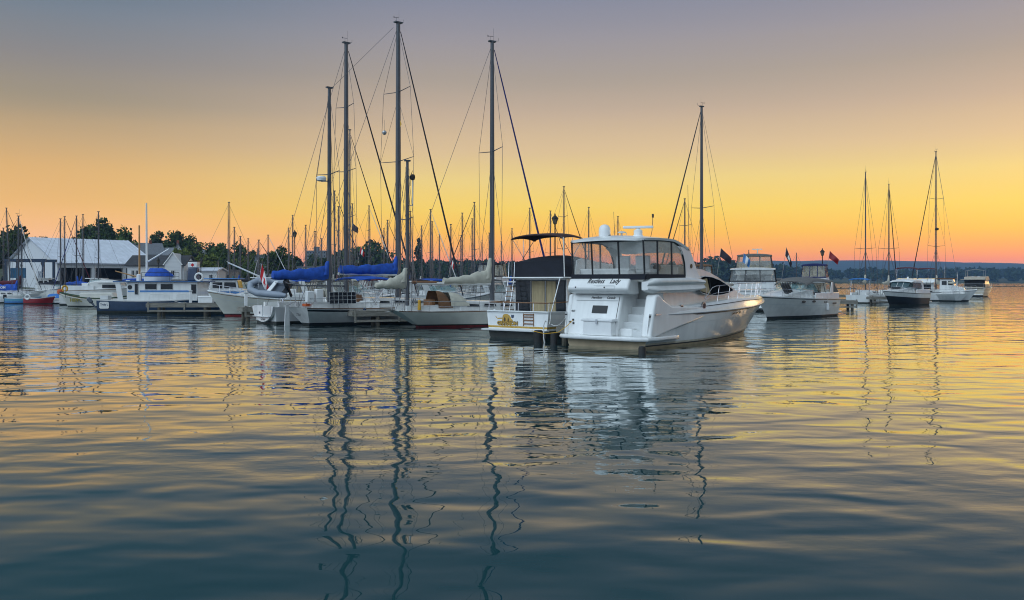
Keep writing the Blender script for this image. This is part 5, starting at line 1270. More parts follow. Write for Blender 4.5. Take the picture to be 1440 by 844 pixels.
# ------------------------------------------------------------------ sailboats further back in the marina
BG = [  # mast px, mast top py, distance, heading, length, hull, cover, furl, label
    (4.7, 321, 128, 10, 8, GEL, NAVYCANVAS, None, 'short masted white sloop at the edge of the picture in front of the dark trees'),
    (14.5, 293, 126, 20, 9, GEL, None, FURL, 'white sloop with a thin leaning mast in front of the blue boat hoist'),
    (85, 308, 120, 12, 8.5, GEL, None, None, 'white sloop with a wind vane, first of the four masts before the shed roof'),
    (91, 305, 123, 15, 8.5, OFFWHITE, NAVYCANVAS, MAROON, 'white sloop with a dark red furled jib before the shed roof'),
    (107.5, 304, 122, 168, 8.5, GEL, BLUECANVAS, FURLBLUE, 'white sloop with a blue furled jib crossing the red one before the shed'),
    (116.7, 302, 126, 12, 9, GEL, BLUECANVAS, None, 'white sloop with a blue cover, last of the four close masts before the shed roof'),
    (138.5, 298, 118, 8, 9, GEL, None, None, 'white sloop whose pale mast stands above the rounded pilothouse launch'),
    (322, 285, 105, 15, 10, OFFWHITE, NAVYCANVAS, None, 'white sloop with a tall leaning mast behind the blue roofed fishing boat'),
    (329.5, 320, 112, 12, 8, GEL, TEAL, None, 'small sloop with a teal sail cover beside the tall leaning mast'),
    (349, 336, 130, 20, 8, GEL, NAVYCANVAS, None, 'short masted white sloop with a navy cover in front of the grey flat building'),
    (377, 331, 118, 14, 8, GEL, NAVYCANVAS, WHITEPLAS, 'small sloop with a white furled jib beside the maple leaf flag'),
    (406, 321, 126, 30, 8.5, GEL, None, None, 'white sloop with a short mast just beside the lamp post by the trees'),
    (411.6, 303, 130, 35, 9, GEL, CREAMCANVAS, None, 'white sloop with a thin mast rising behind the lamp post by the trees'),
    (430, 317, 120, 25, 8.5, GEL, BLUECANVAS, None, 'white sloop with a blue cover in front of the distant apartment block'),
    (470.5, 269, 96, 30, 10, GEL, CREAMCANVAS, FURL, 'white sloop whose mast stands close beside the ketch radar dome'),
    (476, 291, 104, 30, 9.5, GEL, MAROON, None, 'white sloop with a maroon cover between the ketch mizzen and the tall sloop mast'),
    (492, 183, 82, 34, 12, OFFWHITE, CREAMCANVAS, FURL, 'long white sloop whose tall mast nearly hides behind the scoop sterned sloop mast'),
    (495.5, 287, 110, 28, 9.5, GEL, None, None, 'white sloop flying a small dark pennant under its spreader'),
    (519, 290, 106, 26, 9.5, GEL, NAVYCANVAS, WHITEPLAS, 'white sloop with a white furled jib between the two royal blue covers'),
    (558.7, 289, 112, 25, 9.5, GEL, BLUECANVAS, None, 'white sloop hidden behind the main mast of the blue covered ketch'),
    (577, 298, 104, 30, 9, OFFWHITE, BLUECANVAS, None, 'white sloop with a blue cover just behind the cream ketch mizzen mast'),
    (593, 318, 128, 20, 8.5, GEL, CREAMCANVAS, None, 'short masted sloop next to the lone dark spruce on the shore'),
    (605.5, 295, 116, 24, 9.5, GEL, NAVYCANVAS, WHITEPLAS, 'white sloop with a pale furled jib, taller of the two masts past the lone spruce'),
    (607.8, 312, 126, 24, 8.5, GEL, MAROON, None, 'white sloop with a maroon cover, shorter of the two masts past the lone spruce'),
    (634, 316, 118, 200, 8.5, GEL, NAVYCANVAS, None, 'white sloop flying a small red and white flag before the far woods'),
    (664, 308, 120, 22, 9, GEL, CREAMCANVAS, None, 'white sloop, shorter of the two masts where the blue furled jib comes down'),
    (667, 285, 110, 206, 10, OFFWHITE, NAVYCANVAS, FURL, 'white sloop with a dark furled jib, taller of the two masts beside the cream ketch'),
    (688, 328, 134, 20, 8, GEL, None, None, 'small bare masted sloop just behind the cream ketch main mast'),
    (745, 293, 112, 30, 9.5, GEL, None, None, 'white sloop whose mast shows through the trawler bimini frame'),
    (774, 297, 120, 30, 9.5, GEL, None, FURL, 'white sloop whose mast rises beside the lamp post behind the trawler'),
    (793, 263, 100, 28, 10.5, GEL, NAVYCANVAS, FURL, 'white sloop with the tallest mast between the trawler and the cabin cruiser'),
    (828, 292, 112, 40, 9.5, GEL, None, None, 'white sloop whose mast stands over the satellite dome of the cabin cruiser'),
    (869, 305, 118, 40, 9, GEL, None, None, 'white sloop whose mast stands over the radar of the cabin cruiser'),
    (963, 280, 104, 215, 9.5, GEL, None, FURL, 'slim masted white sloop seen behind the furled jib right beside the cabin cruiser'),
    (540, 322, 134, 24, 8, GEL, None, None, 'small bare masted sloop before the dark round tree'),
    (618, 330, 150, 20, 8, GEL, None, None, 'far small sloop with a thin mast between the lone spruce and the little flag'),
    (648, 334, 156, 20, 8, GEL, BLUECANVAS, None, 'far small sloop with a thin mast and blue cover beneath the wooded hill'),
    (678, 338, 160, 20, 8, GEL, None, None, 'far small sloop with the shortest mast near the cream sail cover'),
    (705, 340, 165, 20, 8, OFFWHITE, None, None, 'far small sloop before the woods between the cream ketch mast and the trawler'),
    (362, 350, 150, 20, 7.5, GEL, NAVYCANVAS, None, 'far small sloop under the grey flat building'),
    (338, 333, 100, 10, 8.5, GEL, BLUECANVAS, None, 'white sloop with a blue cover whose mast crosses the outrigger poles of the fishing boat'),
    (364, 338, 98, 12, 8.5, OFFWHITE, CREAMCANVAS, FURL, 'white sloop with a dark furled jib right behind the maple leaf flag'),
    (443, 326, 100, 26, 9, GEL, NAVYCANVAS, None, 'white sloop with navy cover, its mast rising over the ketch mizzen sail cover'),
    (452, 336, 118, 22, 8, GEL, None, None, 'small bare masted sloop almost hidden behind the ketch mizzen mast'),
    (545, 310, 112, 28, 9, GEL, NAVYCANVAS, FURL, 'white sloop with navy cover, thin mast just before the ketch main mast'),
    (650, 300, 108, 28, 9, GEL, NAVYCANVAS, None, 'white sloop with a navy cover between the little flag and the blue furled jib'),
    (720, 322, 124, 26, 8.5, GEL, BLUECANVAS, None, 'white sloop with a blue cover seen just before the trawler bimini'),
    (1053, 352, 150, 60, 8, GEL, None, None, 'far sloop with a short mast behind the clear panelled motor yacht'),
    (1120, 356, 165, 60, 8, GEL, None, None, 'far sloop with a short mast behind the navy blue enclosure'),
]
LIGHTMAST = pm('pale_mast_alloy', (.34, .34, .34), .45, metal=.2, var=.1)
for i, (px, py, Y, th, L, hm, cv, fu, lbl) in enumerate(BG):
    Hm = zat(py, Y); sx = L * .52
    xm = (px - CX) / F * (Y + sx * math.sin(R(th)))
    sailboat(lbl, xm - sx * math.cos(R(th)), Y, R(th), L=L, B=L * .31, free=.95 + .03 * (i % 4), mast=(sx, zat(py, Y + sx * math.sin(R(th)))), lod=0, hullm=hm, stripe=[hm, NAVY, hm, BLACK][i % 4], cover=cv, furl=fu, mr=.085 + .008 * (Y > 115), spr=(.48,) if i % 3 else (.42, .72), r=.013, furlr=.06,
             mastm=SPRUCE if i == 99 else None, lean=[0, .5, 0, 0][i % 4] if px in (14.5, 322) else 0., group='sloops moored at the back of the marina')
BM = [  # px of the stern, distance, heading, length, style, top, label
    (548, 84, 34, 9, 'express', NAVYCANVAS, 'white motor cruiser with a dark windscreen frame behind the cream mizzen sail cover'),
    (578, 92, 30, 9, 'express', BLUECANVAS, 'white cruiser with a small royal blue cockpit cover above the cream ketch cockpit'),
    (604, 104, 95, 8.5, 'express', None, 'white cruiser with an arched windscreen above the teak boom end'),
    (628, 98, 88, 9.5, 'express', NAVYCANVAS, 'white cruiser with a long navy canvas above the cream sail cover'),
    (650, 86, 30, 9, 'express', TAUPECANVAS, 'white cruiser with a grey cockpit canvas behind the cream ketch foredeck'),
    (686, 96, 80, 10, 'fly', CREAMCANVAS, 'white flybridge boat with warm lit clear panels behind the cream sail cover'),
    (705, 76, 40, 9, 'express', None, 'low white motor boat beside the curtained trawler'),
    (452, 90, 20, 8.5, 'express', CREAMCANVAS, 'white boat with a cream cover on hoops behind the ketch mizzen mast'),
    (508, 92, 30, 9, 'express', MAROON, 'white boat with dark red canvas behind the solar panel'),
    (396, 84, 25, 9, 'express', BLUECANVAS, 'white boat with a blue cockpit cover behind the grey inflatable'),
    (356, 100, 20, 9, 'express', NAVYCANVAS, 'white boat with navy canvas behind the maple leaf flag'),
    (168, 110, 4, 8, 'express', BLUECANVAS, 'white boat with a blue cover behind the wooden boom of the houseboat'),
    (270, 108, 6, 9, 'express', None, 'white motor boat behind the houseboat funnel'),
    (300, 96, 4, 8.5, 'express', NAVYCANVAS, 'white cruiser with navy canvas between the houseboat lifebuoy and the tall leaning mast'),
    (318, 88, 12, 8, 'pilot', None, 'white boat with a plain white pilothouse behind the flared bow cruiser'),
    (222, 118, 3, 9, 'express', TAUPECANVAS, 'white boat with grey canvas behind the covered dinghy of the houseboat'),
    (136, 118, 5, 8, 'express', NAVYCANVAS, 'white boat with navy canvas behind the rounded pilothouse launch'),
    (102, 122, 4, 7, 'pilot', None, 'white boat with square cabin windows in front of the open shed bays'),
    (430, 78, 28, 9, 'express', TAUPECANVAS, 'white cruiser with grey canvas behind the deck lockers of the ketch'),
    (560, 76, 32, 9.5, 'express', None, 'white cruiser with a low windscreen directly behind the mizzen mast of the cream ketch'),
    (668, 92, 60, 9, 'fly', NAVYCANVAS, 'white flybridge boat with a navy enclosure behind the cream ketch main mast'),
    (470, 100, 30, 9, 'pilot', CREAMCANVAS, 'white pilothouse boat between the ketch mizzen mast and the tall sloop mast'),
    (530, 102, 90, 8.5, 'fly', TAUPECANVAS, 'white flybridge boat with grey canvas under the blue main sail cover'),
    (1090, 104, 70, 9, 'express', TAUPECANVAS, 'white boat with grey canvas behind the fender stack of the express cruiser'),
    (985, 96, 75, 9, 'fly', BROWNCANVAS, 'white flybridge boat just beyond the curved deckhouse of the cabin cruiser'),
]
for i, (px, Y, th, L, st, tp, lbl) in enumerate(BM):
    motorboat(lbl, at(px, Y)[0], Y, R(th), L=L, B=L * .34, free=1.15 + .05 * (i % 3), style=st, top=tp, lod=0, stripe=[None, NAVY, BROWNSTRIPE][i % 3], group='motor boats moored at the back of the marina', panel=VINYLWARM if i % 2 else VINYL)

lamppost('lantern lamp post standing by the trees beside the short sloop masts', 414.5, 120, 323)
lamppost('lantern lamp post rising behind the dark red trawler bimini', 780.5, 84, 300)
lamppost('lantern lamp post on the dock behind the express cruiser', 1156.5, 120, 349)
lamppost('lantern lamp post standing in front of the white shed gable', 60, 148, 366)
lamppost('lantern lamp post in front of the white house with the dark roof', 222.5, 148, 362)
lamppost('lantern lamp post beside the houseboat funnel', 282.5, 135, 362)
for lbl, px, Y, py, dark in (('dark flag on a thin staff above the deckhouse of the cabin cruiser', 1014, 84, 349, 0), ('dark flag with a pale centre above the express cruiser canvas', 1106, 88, 348, 1), ('red flag hanging slanted from a thin staff behind the express cruiser', 1167, 100, 353, 2), ('blue and white striped flag by the radar of the clear panelled motor yacht', 1046, 81, 356, 3), ('little red and white flag before the wooded hill behind the ketches', 635, 112, 362, 4), ('little red and white flag before the dark round tree', 507, 118, 347, 5), ('dark pennant flying under a spreader between the blue covers', 496, 108, 314, 6)):
    mats = [[DARKFLAG], [DARKFLAG, FLAGWHITE], [RED], [SKYBLUE, FLAGWHITE, SKYBLUE], [FLAGRED, FLAGWHITE, FLAGRED], [FLAGRED, FLAGWHITE, FLAGRED], [DARKFLAG]][dark]
    flag(lbl, *at(px, Y)[:2], zat(py, Y), 1.7 if dark < 3 else 1.1, .8, mats, rz=R(-5), droop=[.55, .9, .55, .6, .9, .7, .5][dark], pole=[3.5, 4.5, 4.5, 2, 2.5, 2.2, 1.0][dark], group='flags flown in the marina')

# ------------------------------------------------------------------ land
SH = [(-900, 138), (0, 142), (300, 150), (400, 175), (470, 260), (560, 420), (760, 470), (960, 520), (1060, 760), (1180, 1050), (1440, 1180), (2400, 1250)]
def shore(px):
    for (a, ya), (b, yb) in zip(SH, SH[1:]):
        if px <= b: return ya + (yb - ya) * max(0, (px - a) / (b - a))
    return SH[-1][1]
def ground_z(px, Y):
    s = shore(px); dd = Y - s
    if dd < 0: return -2.0
    base = min(1.35, dd * .8 - .4)
    t = max(0, min(1, (px - 380) / 200))
    hill_l = 9.0 * max(0, min(1, (dd - 45) / 110)) ** 1.3 * (1 - .35 * max(0, min(1, (px - 250) / 150)))
    hill_c = 6.0 * max(0, min(1, (dd - 10) / 160))
    tr_ = max(0, min(1, (px - 950) / 120))
    hill_r = 6.0 * max(0, min(1, (dd - 10) / 250))
    hz = hill_l * (1 - t) + (hill_c * (1 - tr_) + hill_r * tr_) * t
    return base + hz + .8 * mnoise.noise(Vector((px * .01, Y * .01, 0)))
GRASS = pm('grassy_ground', (.05, .065, .025), .95, var=.5, scale=.2)
m = MB(); pxs = [-900 + 3300 * k / 150 for k in range(151)]; rows = []
for px in pxs:
    s = shore(px)
    rows.append([((px - CX) / F * Y, Y, ground_z(px, Y)) for Y in [s - 3, s + .2, s + 1.5, s + 10, s + 30, s + 55, s + 90, s + 130, s + 190, s + 280, s + 420, s + 800]])
m.loft(rows, GRASS, closed=False, cap0=False, cap1=False); tag(m.build('shore_ground', smooth=80, tidy=False), 'low grassy shore rising to wooded slopes', None, kind='structure')
QUAY = pm('quay_concrete', (.22, .21, .19), .9, var=.3, scale=.6)
m = MB(); m.loft([[((px - CX) / F * Y, Y, z) for Y, z in ((shore(px) - 3.2, -1), (shore(px) - 3.2, 1.5), (shore(px) + 14, 1.55), (shore(px) + 14, .5))] for px in [-700 + 1100 * k / 30 for k in range(31)]], QUAY, closed=False, cap0=False, cap1=False)
tag(m.build('quay', tidy=False), 'grey concrete quay along the boat yard', None, kind='structure')
# far ridge
m = MB(); rr = []
for k in range(121):
    px = -400 + 2700 * k / 120
    def rg(Y, hh): return ((px - CX) / F * Y, Y, hh)
    top = zat(366.5 + 6 * max(0, (px - 1250) / 250) - 2.5 * mnoise.noise(Vector((px * .006, 0, 0))) - 1.0 * mnoise.noise(Vector((px * .05, 3, 0))) + (24 if px < 900 else 24 * max(0, 1 - (px - 900) / 150)), 3000)
    rr.append([rg(2500, -2), rg(2600, max(2, top * .45)), rg(2850, max(3, top * .88)), rg(3000, max(4, top)), rg(3300, max(2, top * .6))])
m.loft(rr, pm('far_wooded_hills', (.03, .055, .045), .95, var=.4, scale=.02), closed=False, cap0=False, cap1=False); tag(m.build('hills', tidy=False, smooth=80), 'long blue wooded ridge on the horizon', None, kind='structure')

# ------------------------------------------------------------------ buildings
WALLW = pm('white_clapboard', (.60, .61, .62), .7, var=.10, scale=1.0, stretch=(.2, .2, 3))
METALW = pm('white_corrugated_siding', (.60, .63, .66), .5, var=.10, scale=3, stretch=(6, 6, .2), bump=.3, bscale=6)
METALROOF = pm('pale_metal_roof', (.66, .69, .76), .45, var=.14, scale=.9, stretch=(1, 1, .3))
DARKROOF = pm('dark_shingle_roof', (.045, .045, .05), .85, var=.3, scale=1.5)
GREYWALL = pm('grey_siding', (.24, .27, .31), .7, var=.15)
GREYROOF = pm('grey_shingle_roof', (.17, .18, .20), .85, var=.2)
BAYSHADE = pm('painted_bay_shade', (.02, .02, .022), .9, var=.4)
SHEDROOT = thing('boat_shed', 'large white corrugated boat shed with a gable end and open dark bays along its side', 'boat shed', (*at(10, 165)[:2], 1.5), R(50))
# local: x along the ridge (away to the right), y to port; gable end at x=0 from y=0 to y=-22
W, LS, ZE, ZR = 21.5, 17.4, 4.6, 9.1
m = MB()
m.poly([(0, 0, 0), (0, -W, 0), (0, -W, ZE), (0, -W / 2, ZR), (0, 0, ZE)], METALW); m.poly([(LS, 0, 0), (LS, -W, 0), (LS, -W, ZE), (LS, -W / 2, ZR), (LS, 0, ZE)], METALW)
m.poly([(0, 0, 0), (LS, 0, 0), (LS, 0, ZE), (0, 0, ZE)], METALW)
m.box(0, LS, -W, -W + .15, ZE - 1.0, ZE, METALW)
m.box(.1, LS, -W + 4, -W + 4.1, 0, ZE, BAYSHADE)  # near-black sheet, its colour carries the shade inside the open bays
for x in (0, 5.8, 11.4, LS - .6): m.box(x + .01, x + .6, -W + .01, -W + .5, 0, ZE - 1.0, METALW)
m.build('wall', SHEDROOT, tidy=False, smooth=10)
m = MB()
for s_ in (0, 1):
    ya, yb = (-W - .5, -W / 2) if s_ else (.5, -W / 2)
    za = ZE - .2
    m.loft([[(-.5, ya, za), (-.5, yb, ZR + .02)], [(LS + .4, ya, za), (LS + .4, yb, ZR + .02)]], METALROOF, closed=False, cap0=False, cap1=False)
    m.loft([[(-.5, ya, za - .18), (-.5, yb, ZR - .16)], [(LS + .4, ya, za - .18), (LS + .4, yb, ZR - .16)]], METALROOF, closed=False, cap0=False, cap1=False)
for k in range(23):
    x = -.4 + k * (LS + .6) / 22
    m.tube([(x, -W - .5, ZE - .17), (x, -W / 2, ZR + .05)], .035, METALROOF, 4)
m.build('roof', SHEDROOT, tidy=False, smooth=10)
for y in (-6, -15):
    m = MB(); m.box(-.06, -.01, y - 1.4, y + 1.4, .0, 3.0, pm('grey_door', (.25, .28, .32), .6)); m.build('door', SHEDROOT)
# boat hoist (blue travel lift)
BLUESTEEL = pm('blue_steel', (.010, .032, .07), .5, var=.2)
HT = thing('boat_hoist', 'dark blue steel travelling boat hoist in front of the white shed', 'boat hoist', (*at(6, 141)[:2], 1.5), R(8))
for x in (0, 5.6):
    for y in (0, 4.5):
        m = MB(); m.box(x, x + .35, y, y + .35, .6, 4.4, BLUESTEEL); m.lathe((x + .17, y - .15, .45), [(.45, 0), (.45, .6)], IRON, 12, 'y'); m.build('leg', HT)
m = MB(); m.box(-.2, 6.2, 0, .4, 4.4, 4.85, BLUESTEEL); m.box(-.2, 6.2, 4.4, 4.9, 4.4, 4.85, BLUESTEEL); m.box(-.2, .25, .41, 4.39, 4.45, 4.8, BLUESTEEL); m.build('gantry', HT)
m = MB(); m.box(.5, 2.8, 1, 1.2, 1.8, 3.4, pm('tarp_teal_blue', (.03, .14, .26), .7)); m.build('machinery_cover', HT)
def gable_house(label, px, Y, z, th, L, W, ZE, ZR, wm, rm, wins=(), name='house', cat='house', chimney=None, dormer=None, group=None):
    t = thing(name, label, cat, (*at(px, Y)[:2], z), th, group)
    m = MB(); m.prism([(0, 0), (W, 0), (W, ZE), (W / 2, ZR), (0, ZE)], 0, L, wm, 'yz'); m.build('wall', t, smooth=10)
    m = MB()
    sl = (ZR - ZE) / (W / 2); o_ = .4
    m.prism([(-o_, ZE - o_ * sl + .05), (W / 2, ZR + .05), (W + o_, ZE - o_ * sl + .05), (W + o_, ZE - o_ * sl + .25), (W / 2, ZR + .28), (-o_, ZE - o_ * sl + .25)], -.35, L + .35, rm, 'yz'); rf = m.build('roof', t, smooth=10)
    if chimney: c = MB(); c.box(chimney, chimney + .6, W / 2 - .3, W / 2 + .3, ZR - .3, ZR + 1.0, pm('brick_red', (.22, .08, .05), .9)); c.build('chimney', rf)
    if dormer:
        x = dormer; d = MB(); d.prism([(x - 1.4, ZE - 3.5), (x + 1.4, ZE - 3.5), (x + 1.4, ZE + .1), (x + .6, ZE + 1.1), (x, ZR + .55), (x - .6, ZE + 1.1), (x - 1.4, ZE + .1)], -.5, W / 2, wm); d.build('gable_front', t, smooth=10)
        d = MB()
        for sd in (-1, 1): d.tube([(x, -.62, ZR + .7), (x + sd * .7, -.62, ZE + 1.15), (x + sd * 1.6, -.62, ZE)], .10, FLAGWHITE, 4)
        d.build('gable_trim', t)
    for x, zz, ww, hh in wins:
        wv_ = MB(); yy = -.53 if dormer and abs(x + ww / 2 - dormer) < 1.6 else -.03
        wv_.box(x, x + ww, yy, yy + .025, zz, zz + hh, GLASSDARK); f_ = wv_.build('window', t)
        g = MB(); g.tube([(x, yy - .02, zz), (x + ww, yy - .02, zz), (x + ww, yy - .02, zz + hh), (x, yy - .02, zz + hh), (x, yy - .02, zz)], .05, FLAGWHITE, 4); g.tube([(x + ww / 2, yy - .02, zz), (x + ww / 2, yy - .02, zz + hh)], .03, FLAGWHITE, 4); g.build('window_frame', f_)
    return t
gable_house('long white house with a dark roof and a pointed front gable beside the shed', 179, 151, 1.5, R(1), 9.6, 6, 4.0, 5.5, WALLW, DARKROOF, [(.7, 1.9, .5, 1.2), (1.4, 1.9, .5, 1.2), (4.2, 1.9, .55, 1.1), (5.4, 1.9, .55, 1.1), (6.2, 1.9, .55, 1.1), (7.6, 1.9, .6, 1.2)], dormer=7.9)
gable_house('low white annex with a flat pale roof beyond the pointed front gable', 259, 153, 1.5, R(1), 5.6, 5, 3.0, 3.4, WALLW, METALROOF, [(.8, 1.6, .6, .8), (2.6, 1.6, .6, .8), (4.3, 1.6, .6, .8)], name='annex', cat='building')
gable_house('grey gabled house on the slope behind the shed roof', 180, 230, 5.2, R(35), 9, 7, 4.6, 7.4, GREYWALL, GREYROOF, [(2, 2.4, .9, 1.3), (5, 2.4, .9, 1.3)], chimney=6)
gable_house('pale house with stepped roofs on the slope below the tall trees', 205, 236, 5.0, R(-20), 7, 6, 4.2, 6.4, WALLW, GREYROOF, [(1, 2.2, .8, 1.2), (4, 2.2, .8, 1.2)], chimney=2)
gable_house('narrow white house with steep gables among the trees on the slope', 241, 232, 4.4, R(-70), 2.6, 3.2, 5.0, 8.0, WALLW, GREYROOF, [(.4, 3.4, .5, 1.3), (1.6, 3.4, .5, 1.3)], chimney=1.2)
gable_house('small pale blue house half hidden by the trees near the funnel', 284, 246, 6.2, R(10), 6, 5, 3.2, 5.0, pm('pale_blue_siding', (.30, .38, .46), .7), GREYROOF, [(1, 1.2, .8, 1)])
def block(label, px, Y, z, wpx, h, m_, name='building', th=0., wincols=0, winrows=0, d=10):
    t = thing(name, label, 'building', (*at(px, Y)[:2], z), th)
    wd = wpx / F * Y
    m = MB(); m.box(0, wd, 0, d, 0, h, m_); m.build('wall', t)
    m = MB(); m.box(-.2, wd + .2, -.2, d + .2, h, h + .35, GREYROOF); m.build('roof', t)
    for i in range(wincols):
        for j in range(winrows):
            q = MB(); x = wd * (i + .3) / wincols; zz = h * (j + .3) / winrows; q.box(x, x + wd / wincols * .45, -.05, -.01, zz, zz + h / winrows * .42, GLASSDARK); q.build('window', t)
    return t
block('grey flat roofed building beyond the maple leaf flag', 358, 215, 3.2, 28, 5.6, GREYWALL, wincols=4, winrows=1)
ap = block('distant grey apartment block on the skyline behind the blue covered ketch', 431, 620, 14, 27, 9.5, pm('far_concrete', (.16, .17, .18), .8), wincols=7, winrows=4, d=14)
m = MB(); m.box(4.5, 7.5, 2, 8, 9.5, 12.5, pm('far_concrete', (.2, .2, .2), .8)); m.build('roof_plant', ap)
block('low white flat roofed pavilion under the apartment block', 418, 230, 1.6, 34, 4.6, WALLW, name='pavilion', wincols=5, winrows=1)
block('long low pale building with a flat canopy behind the blue roofed fishing boat', 268, 190, 1.5, 48, 3.4, pm('pale_render', (.34, .34, .33), .8), name='pavilion', wincols=6, winrows=1)

# ------------------------------------------------------------------ trees
def leafmat(name, col, var=.5):
    m = pm(name, col, .9, var=var, scale=.9, spec=.2)
    return m
LEAF = [leafmat('leaves_dark_green', (.06, .095, .028)), leafmat('leaves_mid_green', (.09, .135, .034)), leafmat('leaves_yellow_green', (.14, .175, .036)), leafmat('needles_dark', (.025, .045, .025))]
BARK = pm('bark', (.06, .045, .03), .95, var=.4, bump=.5, bscale=6)
def leaf_quad(v, f, c, s, rg):
    a = Vector((rg.gauss(0, 1), rg.gauss(0, 1), rg.gauss(0, 1))).normalized(); b_ = a.orthogonal().normalized(); c2 = a.cross(b_)
    rot = rg.uniform(0, 6.28); p = (b_ * math.cos(rot) + c2 * math.sin(rot)) * s; q = (c2 * math.cos(rot) - b_ * math.sin(rot)) * s * rg.uniform(.5, .9)
    i = len(v); v.extend([c - p, c - q * .8, c + p, c + q * .8]); f.append((i, i + 1, i + 2, i + 3))
def crown_data(seed, rx, rz, zc, n_cl, n_leaf, s, conif=False):
    rg = random.Random(seed); v, f = [], []
    cl = []
    for _ in range(n_cl):
        if conif:
            t = rg.random() ** .8; ra = rx * (1 - t) * .95 + .15
            a = rg.uniform(0, 6.28); rr_ = ra * rg.uniform(.3, 1); cl.append((Vector((rr_ * math.cos(a), rr_ * math.sin(a), zc - rz + 2 * rz * t)), ra * .38 + .2))
        else:
            while True:
                p = Vector((rg.uniform(-1, 1), rg.uniform(-1, 1), rg.uniform(-1, 1)))
                if .25 < p.length < 1: break
            if p.z < -.4: p.z *= .6
            cl.append((Vector((p.x * rx, p.y * rx, zc + p.z * rz)), rx * rg.uniform(.20, .42)))
    for c, r_ in cl:
        for _ in range(n_leaf):
            d_ = Vector((rg.gauss(0, 1), rg.gauss(0, 1), rg.gauss(0, .8))).normalized() * r_ * rg.uniform(.35, 1.08) ** .7
            leaf_quad(v, f, c + d_, s * rg.uniform(.6, 1.3), rg)
    return v, f, cl
def tree_proto(seed, h, rx, rz, leaf, n_cl, n_leaf, s, conif=False):
    zc = h - rz
    v, f, cl = crown_data(seed, rx, rz, zc, n_cl, n_leaf, s, conif)
    me = bpy.data.meshes.new('crown'); me.from_pydata([tuple(p) for p in v], [], f); me.materials.append(leaf)
    tm = MB(); tm.tube([(0, 0, -1), (.1, .05, zc * .5), (0, .1, zc), (0, 0, zc + rz * (.8 if conif else .3))], [h * .035, h * .028, h * .02, h * .006], BARK, 7)
    for c, r_ in cl[:(0 if conif else 9)]: tm.tube([(0, .1, zc * .75), tuple(c * .55 + Vector((0, 0, zc * .35))), tuple(c)], [h * .014, h * .009, h * .003], BARK, 5)
    o = tm.build('trunk'); mt = o.data; bpy.data.objects.remove(o)
    return me, mt
PROTO = {}
def tree(label, px, Y, h, kind, seed, w=None, group='trees on the town shore', zg=None):
    key = (kind, seed)
    if key not in PROTO:
        if kind == 'spruce': PROTO[key] = tree_proto(seed, 10, 2.3, 4.7, LEAF[3], 44, 22, .30, True)
        elif kind == 'sparse': PROTO[key] = tree_proto(seed, 10, 2.6, 2.6, LEAF[2], 12, 45, .26)
        else: PROTO[key] = tree_proto(seed, 10, 4.2, 3.7, LEAF[{'dark': 0, 'mid': 1, 'light': 2}[kind]], 34, 85, .42)
    c, tmesh = PROTO[key]
    z = ground_z(px, Y) - .1 if zg is None else zg
    t = thing({'spruce': 'spruce_tree', 'sparse': 'young_tree'}.get(kind, 'tree'), label, 'tree', (*at(px, Y)[:2], z), rnd.uniform(0, 6), group)
    s = h / 10; t.scale = ((w or 1) * s, (w or 1) * s, s)
    for nm, me in (('trunk', tmesh), ('crown', c)):
        o = bpy.data.objects.new(nm, me); COL.objects.link(o); o.parent = t
    return t
def tree_to(label, px, Y, pytop, kind, seed, w=None, **k):
    zg = ground_z(px, Y) - .1
    return tree(label, px, Y, zat(pytop, Y) - zg, kind, seed, w, zg=zg, **k)
